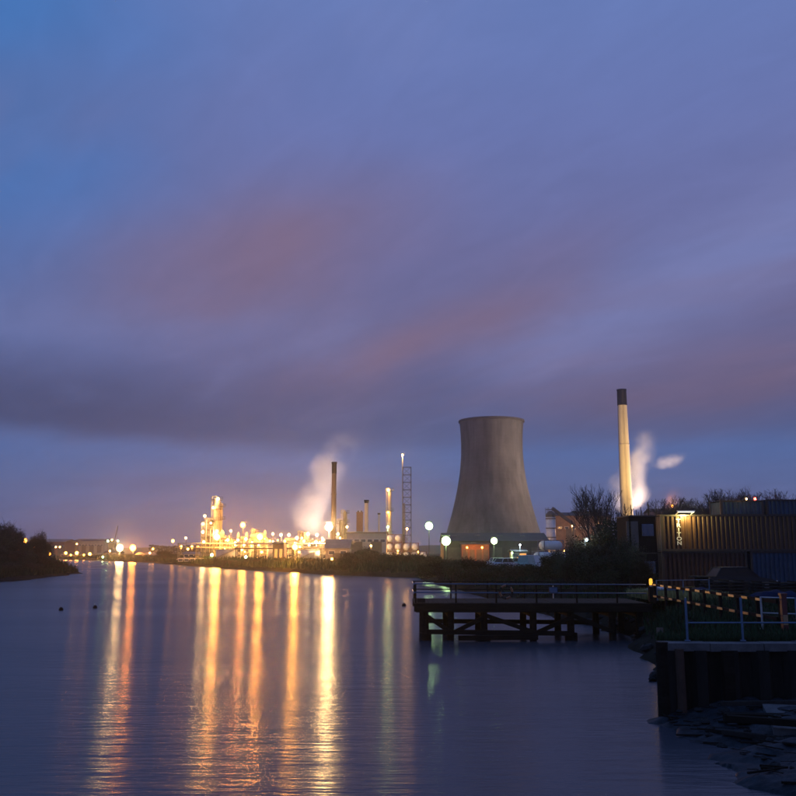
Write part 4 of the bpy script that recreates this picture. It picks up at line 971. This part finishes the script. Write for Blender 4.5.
# ------------------------------------------------------------------ pier
def pier():
    Y = 44.5; x0, x1 = PX(414, Y, 1.8), PX(651, Y, 1.8); L = x1 - x0; D = 4.4; zd = 1.78
    t = thing('timber_pier', 'dark timber pier on piles with a two rail railing', 'pier', (x0, Y, 0))
    n = int(L / .24)
    pm = MB().box((0, 0, 0), (.225, D, .09)).mesh('deck_plank', 'plank')
    for k in range(n): ob('deck_plank', pm, t, (.12 + k * .24, D / 2, zd - .05 + rnd.uniform(-.006, .006)))
    for y in (0.0, D): MB().box((L / 2, y - .07 if y == 0 else y + .07, zd - .22), (L, .14, .38)).build('fascia_beam', 'timber', t)
    for y in (.5, D / 2, D - .5): MB().box((L / 2, y, zd - .3), (L - .2, .25, .35)).build('bearer', 'timber', t)
    xs = [.55, 1.75, 3.4, 5.75, 7.6, 9.6, L - .5]
    for i, x in enumerate(xs):
        for y in (.35, D - .4):
            MB().cyl((x, y, -1.5), (x + rnd.uniform(-.05, .05), y, zd - .4), .19 if i else .24, .17, 10).build('pile', 'timber', t)
        MB().bar((x, .1, zd - .55), (x, D - .1, zd - .55), .22, .26).build('cross_head', 'timber', t)
        if i % 2 == 0: MB().cyl((x, .35, -1.2), (x, .35, .35), .34, .30, 10).build('pile_collar', 'timber', t)
    for a, b in ((0, 1), (1, 2), (2, 3), (3, 4), (4, 5)):
        s = 1 if a % 2 else -1
        MB().bar((xs[a], .12, .75 - s * .45), (xs[b], .12, .75 + s * .35), .13, .2).build('brace', 'timber', t)
    MB().bar((.6, .05, .42), (xs[4], .05, .34), .12, .22).build('waling', 'timber', t)
    MB().bar((.6, D - .2, .62), (xs[5], D - .2, .55), .12, .22).build('waling', 'timber', t)
    MB().bar((2.1, -.3, .16), (5.9, -.25, .2), .28, .22).build('fender_beam', 'timber', t)
    for k in range(int(L / 1.95) + 1):
        x = min(L - .06, .08 + k * 1.95); MB().box((x, .06, zd + .45), (.08, .08, .92)).build('post', 'timber', t)
        MB().box((x, D - .06, zd + .45), (.08, .08, .92)).build('post', 'timber', t)
    for z in (.90, .49): MB().cyl((0, .0, zd + z), (L - .2, .0, zd + z - .04), .028, n=8).build('rail', 'blue_steel', t, True)
    for z in (.88, .47): MB().cyl((0, D - .0, zd + z), (L - .2, D - .0, zd + z - .04), .028, n=8).build('rail', 'timber', t, True)
    MB().cyl((0, .0, zd + .86), (0, D, zd + .86), .028, n=8).cyl((0, 0, zd + .45), (0, D, zd + .45), .028, n=8).build('end_rail', 'blue_steel', t, True)
    MB().box((.35, .5, zd + .1), (.4, .5, .18)).build('bollard_block', 'stone', t)
    # lifebuoy on the rail
    lx = PX(505, Y) - x0; lb = thing('lifebuoy', 'orange lifebuoy hanging on the pier railing', 'lifebuoy', (x0 + lx, Y - .09, zd + .52)); 
    for k in range(8):
        a0 = k * 45; b = MB()
        for j in range(4):
            t0, t1 = R(a0 + j * 11.25), R(a0 + (j + 1) * 11.25); b.cyl((.30 * math.cos(t0), 0, .30 * math.sin(t0)), (.30 * math.cos(t1), 0, .30 * math.sin(t1)), .055, n=8)
        b.build('segment', 'plank' if k % 2 else 'orange_paint', lb, True)
    sx = PX(552, Y); sb = thing('notice_board', 'small pale blue notice board on the pier railing', 'sign', (sx, Y - .05, zd + .4))
    MB().box((0, 0, .2), (.42, .03, .3)).build('panel', 'box_blue', sb); MB().box((0, -.02, .2), (.36, .012, .24)).build('face', 'blue_steel', sb); MB().box((0, .02, .12), (.05, .03, .6)).build('stay', 'galv', sb)
pier()
t = thing('amber_beacon', 'amber lamp on a dark box at the landward end of the pier', 'beacon', (PX(645, 46), 45.2, G))
MB().box((.05, 0, .36), (.34, .3, .72)).build('cabinet', 'black_paint', t)
MB().cyl((0, 0, .72), (0, 0, .80), .06, n=10).build('collar', 'galv', t)
MB().lathe([(.075, .8), (.085, .9), (.08, 1.08), (.03, 1.12)], 14).build('lens', emis('amber_lens', (1.0, .45, .05), 1.6), t, True)
ld = bpy.data.lights.new('lamp_light', 'POINT'); ld.energy = 6; ld.color = (1, .62, .12); ld.shadow_soft_size = .05; lo = bpy.data.objects.new('lamp_light', ld); COL.objects.link(lo); lo.parent = t; lo.location = (0.1, -.1, 1.25)
o = handrail('short blue grey railing at the landward end of the pier', [(PX(655, 46.5), 46.5, G), (PX(655, 46.5) + 3.0, 47.5, G)], 'landing_railing', 'blue_steel', 1.0, (.98, .5), 1.5, .03)

# ------------------------------------------------------------------ yard clutter between quay and containers
def car(label, x, y, rz, paint, van=False, group=None):
    t = thing('parked_car', label, 'van' if van else 'car', (x, y, G), rz, group)
    if van: prof = [(-2.3, .95, .55), (-2.2, 1.05, 1.9), (-.2, 1.0, 1.95), (1.1, .98, 1.75), (1.75, .95, 1.1), (2.3, .85, .95)]; 
    body = MB(); secs = [(-2.15, .78, .42, .78), (-2.0, .86, .28, .92), (-1.2, .89, .22, .95), (0, .9, .2, .93), (1.1, .89, .22, .88), (1.85, .84, .26, .74), (2.15, .72, .38, .62)]
    for sx, hw, zl, zh in secs:
        zm = (zl + zh) / 2; body.v += [(sx, -hw * .92, zl), (sx, -hw, zm), (sx, -hw * .93, zh), (sx, hw * .93, zh), (sx, hw, zm), (sx, hw * .92, zl)]
    for i in range(len(secs) - 1):
        for q in range(6): a = i * 6 + q; b = i * 6 + (q + 1) % 6; body.f.append((a, a + 6, b + 6, b))
    body.f += [(0, 1, 2, 3, 4, 5), tuple(len(secs) * 6 - 1 - k for k in range(6))]
    body.build('body', paint, t, False)
    hr = 1.9 if van else 1.45
    cs = [(-2.0 if van else -1.75, .80, .9), (-1.9 if van else -1.35, .70, hr - .03), (.3 if not van else .8, .70, hr), (1.0 if not van else 1.4, .78, .88)]
    c = MB()
    for sx, hw, z in cs: c.v += [(sx, -hw, z), (sx, hw, z)]
    c.v += [(cs[0][0], -.82, .85), (cs[0][0], .82, .85), (cs[3][0], -.82, .85), (cs[3][0], .82, .85)]
    c.f = [(0, 2, 3, 1), (4, 6, 7, 5), (8, 0, 1, 9), (6, 10, 11, 7), (0, 8, 10, 6, 4, 2), (1, 3, 5, 7, 11, 9)]
    c.build('windows', paint if van else 'glass_dark', t)
    MB().add([(cs[1][0], -.72, hr - .01), (cs[2][0], -.72, hr + .02), (cs[2][0], .72, hr + .02), (cs[1][0], .72, hr - .01), (cs[1][0], -.7, hr + .02), (cs[2][0], -.7, hr + .05), (cs[2][0], .7, hr + .05), (cs[1][0], .7, hr + .02)],
             [(3, 2, 1, 0), (4, 5, 6, 7), (0, 1, 5, 4), (1, 2, 6, 5), (2, 3, 7, 6), (3, 0, 4, 7)]).build('roof', paint, t)
    if not van:
        for s in (-1, 1):
            [MB().bar(pa, pb, pw, .05).build('pillar', paint, t) for pa, pb, pw in (((-.35, s * .75, .9), (-.42, s * .715, hr), .07), ((.98, s * .79, .88), (.3, s * .72, hr), .06), ((-1.72, s * .8, .9), (-1.35, s * .72, hr), .1))]
    for sx in (-1.35, 1.35):
        for s in (-1, 1):
            wl = MB().cyl((sx, s * .70, .31), (sx, s * .91, .31), .31, n=16).build('wheel', 'rubber', t); MB().cyl((sx, s * .9, .31), (sx, s * .925, .31), .19, n=12).build('rim', 'galv', wl)
    for s in (-1, 1): MB().box((2.08, s * .55, .6), (.12, .3, .13)).build('headlight', 'white_paint', t); MB().box((-2.12, s * .6, .68), (.1, .25, .14)).build('tail_light', 'red_paint', t)
    return t
car('dark car parked in front of the containers', PX(737, 57), 57, R(3), 'car_dark')
cars = [(500, 150, 'car_white', 'white car parked under the green yard light', False), (510, 146, 'car_silver', 'silver car parked between the white car and the hut', False), (521, 143, 'car_green', 'pale green car parked in front of the hut', False), (532, 140, 'car_white', 'white van parked beside the pale tank containers', True),
        (506, 134, 'car_silver', 'silver car parked nearest the bank bushes', False), (527, 130, 'car_green', 'pale green van parked nearest the bank bushes', True), (540, 150, 'car_dark', 'dark car parked at the edge of the ivy clad trees', False)]
for k, (px, Y, p, lb, v) in enumerate(cars): car(lb, PX(px, Y), Y, R(15 + 25 * (k % 3)), p, v)
lamp(512, 553, 150, 'green', 700, None, 'low greenish lamp over the parked cars', r=.13)
# pallets and planks
def pile_of_planks(px0, px1, Y, n, label, m='plank'):
    x0, x1 = PX(px0, Y), PX(px1, Y); L = x1 - x0
    t = thing('plank_stack', label, 'planks', ((x0 + x1) / 2, Y, G))
    for k in range(n):
        for q in range(3): MB().box((rnd.uniform(-.1, .1), q * .5, .1 + k * .17), (L, .42, .1)).build('plank', m, t)
        for q in (-1, 0, 1): MB().box((q * L * .38, .5, .185 + k * .17), (.1, 1.4, .065)).build('spacer', 'timber', t)
pile_of_planks(705, 745, 50, 5, 'stack of grey planks in front of the containers')
pile_of_planks(752, 800, 53, 4, 'wide low stack of planks in front of the blue container')
def tarp(px, Y, rx, ry, h, label):
    g = grid_mesh(-rx, rx, -ry, ry, 18, 12, lambda x, y: max(0.0, h * (1 - (x / rx) ** 4) * (1 - (y / ry) ** 4) * (.75 + .35 * mnoise.noise(Vector((x * 1.7, y * 1.7, px))))))
    tag(g.build('tarpaulin_heap', 'tarp', smooth=True, loc=(PX(px, Y), Y, G + .01)), label, 'tarpaulin')
tarp(684, 50, 1.5, 1.0, .62, 'heap covered with a blue tarpaulin behind the banded barrier')
tarp(772, 48, 1.3, .9, .5, 'smaller heap under blue tarpaulin near the wide plank stack')
t = thing('cable_drum', 'wooden cable drum lying beside the plank stack', 'cable drum', (PX(700, 55), 55, G))
for z in (0.04, .9): MB().cyl((0, 0, z), (0, 0, z + .08), .75, n=20).build('flange', 'plank', t)
MB().cyl((0, 0, .1), (0, 0, .92), .4, n=16).build('core', 'timber', t)
t = thing('low_boat', 'upturned dinghy on the grass behind the pier end', 'boat', (PX(664, 52), 52, G), R(20))
hb = MB(); ns = 9
for i in range(ns):
    f = i / (ns - 1); x = -1.6 + 3.2 * f; w = .62 * math.sin(math.pi * (.12 + .8 * f)) ** .6; h = .5 * math.sin(math.pi * (.15 + .75 * f)) ** .5
    for a in range(7): th = math.pi * a / 6; hb.v.append((x, w * math.cos(th), h * math.sin(th)))
for i in range(ns - 1):
    for a in range(6): hb.f.append((i * 7 + a, i * 7 + a + 1, i * 7 + a + 8, i * 7 + a + 7))
hb.build('hull', 'car_silver', t, True); MB().bar((-1.6, 0, .36), (1.5, 0, .34), .06, .08).build('keel', 'timber', t)
# buoys on the river
for px, py in ((61, 608), (95, 606), (404, 604)):
    Y = H * FPX / (py - 552); t = thing('mooring_buoy', 'tiny dark mooring buoy floating on the river', 'buoy', (PX(px, Y, 0), Y, 0), 0, 'mooring buoys')
    MB().ball((0, 0, .05), .17, 10, 6).build('float', 'black_paint', t, True); MB().cyl((0, 0, .2), (0, 0, .3), .03, n=6).build('ring', 'galv', t)

# ------------------------------------------------------------------ grass on the quay and banks
def grass(name, label, n, gen, hgt, m, seed):
    rnd = random.Random(seed); mb = MB()
    for _ in range(n):
        x, y, z = gen(rnd); h = hgt * rnd.uniform(.5, 1.5); a = rnd.uniform(0, 6.28); w = .018 * (1 + y / 25); dx, dy = math.cos(a), math.sin(a); l = rnd.uniform(.1, .5) * h
        o = len(mb.v); mb.v += [(x - dx * w, y - dy * w, z - .02), (x + dx * w, y + dy * w, z - .02), (x + dy * l, y - dx * l, z + h)]; mb.f.append((o, o + 1, o + 2))
    tag(mb.build(name, m), label, 'grass', kind='stuff')
def g_quay(r):
    y = 24.55 + (r.random() ** 1.6) * 35; xl = 7.4 if y < 28 else 10.5 + max(0, (y - 30)) * .1 if y < 40 else 15.5
    if r.random() < .35: y = 24.55 + r.random() ** 2 * 1.5; xl = 7.2
    return (xl + r.random() * (8 + y * .45), y, G)
grass('quay_grass', 'rough dark green grass covering the quay', 42000, g_quay, .16, 'grass', 1)
def g_bank(r):
    row = SROWS[r.randrange(2, 44)]; f = r.uniform(1.2, 3.0); q = int(f) + 1; a, b = Vector(row[min(4, q)]), Vector(row[min(4, q + 1)]); p = a.lerp(b, f - int(f)); return (p.x + r.uniform(-.6, .6), p.y + r.uniform(-.8, .8), p.z)
grass('bank_grass', 'straggling grass on the river bank by the pier', 12000, g_bank, .28, 'grass', 2)
def g_head(r):
    y = r.uniform(100, 200); x = -56 - r.random() ** 1.4 * 30 - (y - 120) * .12; return (x, y, max(0.0, left_h(x, y)) - (0 if left_h(x, y) > .15 else 9))
grass('headland_reeds', 'dark reeds and rank grass on the left headland', 14000, g_head, .9, 'grass', 5)
def g_far(r):
    row = SROWS[r.randrange(44, len(SROWS) - 40)]; f = r.uniform(1.1, 3.0); q = int(f) + 1; a, b = Vector(row[min(4, q)]), Vector(row[min(4, q + 1)]); p = a.lerp(b, f - int(f)); return (p.x + r.uniform(-2, 2), p.y + r.uniform(-2, 2), p.z)
grass('bank_reeds', 'dark rank reeds along the bank below the refinery', 16000, g_far, 1.1, 'grass', 6)
def g_lamplit(r): x = PX(652, 46) + r.random() * 4.0; return (x, 46.5 + r.random() * 5, G)
grass('lamplit_grass_patch', 'grass at the pier end with amber lamplight put into its colour', 7000, g_lamplit, .32, 'lamplit_grass', 3)

# ------------------------------------------------------------------ steam (real volumes)
def steam(name, label, loc, size, spine, rad, dens, seed, scale, foot=.08):
    """box domain; plume axis x=spine(z), radius=rad(z): lists of (z, value) in local metres"""
    m = bpy.data.materials.new(name + '_volume'); m.use_nodes = True; nt = m.node_tree; N = nt.nodes; L = nt.links; N.clear()
    def val(v, s):
        if isinstance(v, (int, float)): s.default_value = v
        else: L.new(v, s)
    def mm(op, a, b=0.0):
        n = N.new('ShaderNodeMath'); n.operation = op; val(a, n.inputs[0]); val(b, n.inputs[1]); return n.outputs[0]
    tc = N.new('ShaderNodeTexCoord'); nz = N.new('ShaderNodeTexNoise'); L.new(tc.outputs['Object'], nz.inputs['Vector'])
    nz.inputs['Scale'].default_value = scale; nz.inputs['Detail'].default_value = 4; nz.noise_dimensions = '4D'; nz.inputs['W'].default_value = seed
    nc = N.new('ShaderNodeVectorMath'); nc.operation = 'SUBTRACT'; L.new(nz.outputs['Color'], nc.inputs[0]); nc.inputs[1].default_value = (.5, .5, .5)
    ns_ = N.new('ShaderNodeVectorMath'); ns_.operation = 'SCALE'; L.new(nc.outputs[0], ns_.inputs[0]); ns_.inputs['Scale'].default_value = 1.1 / scale
    ad = N.new('ShaderNodeVectorMath'); L.new(tc.outputs['Object'], ad.inputs[0]); L.new(ns_.outputs[0], ad.inputs[1])
    sp = N.new('ShaderNodeSeparateXYZ'); L.new(ad.outputs[0], sp.inputs[0]); x, y, z = sp.outputs
    def curve(pts):
        zs = [p[0] for p in pts]; lo, hi = min(p[1] for p in pts), max(p[1] for p in pts) + 1e-4
        r = N.new('ShaderNodeValToRGB'); r.color_ramp.interpolation = 'B_SPLINE'; e = r.color_ramp.elements
        while len(e) < len(pts): e.new(.5)
        for k, (a, b) in enumerate(pts): e[k].position = a / size[2]; g = (b - lo) / (hi - lo); e[k].color = (g, g, g, 1)
        L.new(mm('DIVIDE', z, size[2]), r.inputs[0]); return mm('ADD', mm('MULTIPLY', r.outputs[0], hi - lo), lo)
    cx, rr = curve(spine), curve(rad)
    dx = mm('SUBTRACT', x, cx); d = mm('SQRT', mm('ADD', mm('MULTIPLY', dx, dx), mm('MULTIPLY', y, y)))
    f = N.new('ShaderNodeMapRange'); f.interpolation_type = 'SMOOTHSTEP'; L.new(mm('DIVIDE', d, rr), f.inputs[0]); f.inputs[1].default_value = 1.0; f.inputs[2].default_value = 0.1; f.inputs[3].default_value = 0; f.inputs[4].default_value = 1
    g = N.new('ShaderNodeMapRange'); g.interpolation_type = 'SMOOTHSTEP'; L.new(nz.outputs['Fac'], g.inputs[0]); g.inputs[1].default_value = .32; g.inputs[2].default_value = .68
    fade = N.new('ShaderNodeMapRange'); fade.interpolation_type = 'SMOOTHSTEP'; L.new(z, fade.inputs[0]); fade.inputs[1].default_value = size[2] * .98; fade.inputs[2].default_value = size[2] * .55
    fade2 = N.new('ShaderNodeMapRange'); L.new(z, fade2.inputs[0]); fade2.inputs[1].default_value = 0; fade2.inputs[2].default_value = size[2] * foot
    dn = mm('MULTIPLY', mm('MULTIPLY', f.outputs[0], g.outputs[0]), mm('MULTIPLY', mm('MULTIPLY', fade.outputs[0], fade2.outputs[0]), dens))
    v = N.new('ShaderNodeVolumePrincipled'); v.inputs['Color'].default_value = (.95, .94, .93, 1); L.new(dn, v.inputs['Density']); v.inputs['Anisotropy'].default_value = .2
    o = N.new('ShaderNodeOutputMaterial'); L.new(v.outputs[0], o.inputs['Volume'])
    bx = MB().box((size[0] / 2 + size[3], 0, size[2] / 2), (size[0], size[1], size[2])).build(name, m, loc=loc); tag(bx, label, 'steam', kind='stuff')
Y = 318; z0 = PZ(535, Y)
steam('steam_plume', 'tall drifting steam plume lit pink orange above the refinery', (PX(306, Y), Y + 4, z0), (38, 22, 42, -14), [(0, -2), (10, 1), (20, 5), (32, 12), (42, 19)], [(0, 9), (12, 9.5), (24, 8.5), (34, 7.5), (42, 7)], .14, 1.0, .09)
floodlight(330, 340, (PX(318, 322, 25), 322, 34), 'steam_fill', 460 * K, 'added fill light among the refinery frames aimed up into the steam', 90)  # added spot to brighten the plume, no known floodlight stands here
Y = 465; z0 = PZ(512, Y)
steam('steam_plume', 'bright puffed steam plume rising behind the pale tall chimney', (PX(628, Y, 30), Y, z0), (44, 24, 44, -18), [(0, -1), (8, 3), (16, -1), (26, 6), (44, 13)], [(0, 8), (10, 13), (18, 10), (28, 9), (44, 8)], .22, 4.0, .11)
floodlight(672, 455, (PX(634, 465, 40), 468, 36), 'steam_fill', 1000 * K, 'added fill light at the foot of the bright steam plume', 130)  # unseen spot put in so the puffed plume shows bright
floodlight(676, 440, (PX(655, 468, 45), 468, 48), 'steam_fill', 900 * K, 'added fill light aimed up at the drifting wisp of steam', 80)  # extra spot added only to lift the wisp
Y = 470; z0 = PZ(469.5, Y)
steam('steam_wisp', 'small pink wisp of steam drifting right of the tall chimney', (PX(660, Y, 45), Y, z0), (40, 24, 9, -14), [(0, 2), (4, 5), (9, 9)], [(0, 8), (4, 8.5), (9, 8)], .16, 9.0, .2, .5)
Y = 396; z0 = PZ(514, Y)
steam('steam_wisp', 'low wisp of orange lit steam behind the bare trees', (PX(668, Y, 20), Y, z0), (30, 16, 13, -13), [(0, 0), (6, 2), (13, 5)], [(0, 4), (6, 4.5), (13, 3.5)], .07, 6.0, .2, .3)

# ------------------------------------------------------------------ haze
def haze():
    m = bpy.data.materials.new('haze_volume'); m.use_nodes = True; nt = m.node_tree; nt.nodes.clear()
    v = nt.nodes.new('ShaderNodeVolumePrincipled'); v.inputs['Color'].default_value = (.92, .92, .95, 1); v.inputs['Density'].default_value = HAZE; v.inputs['Anisotropy'].default_value = .85
    o = nt.nodes.new('ShaderNodeOutputMaterial'); nt.links.new(v.outputs[0], o.inputs['Volume'])
    tag(MB().box((0, 1060, 48.5), (3040, 2330, 104)).build('haze', m), kind='stuff')
HAZE = 0.00033
haze()
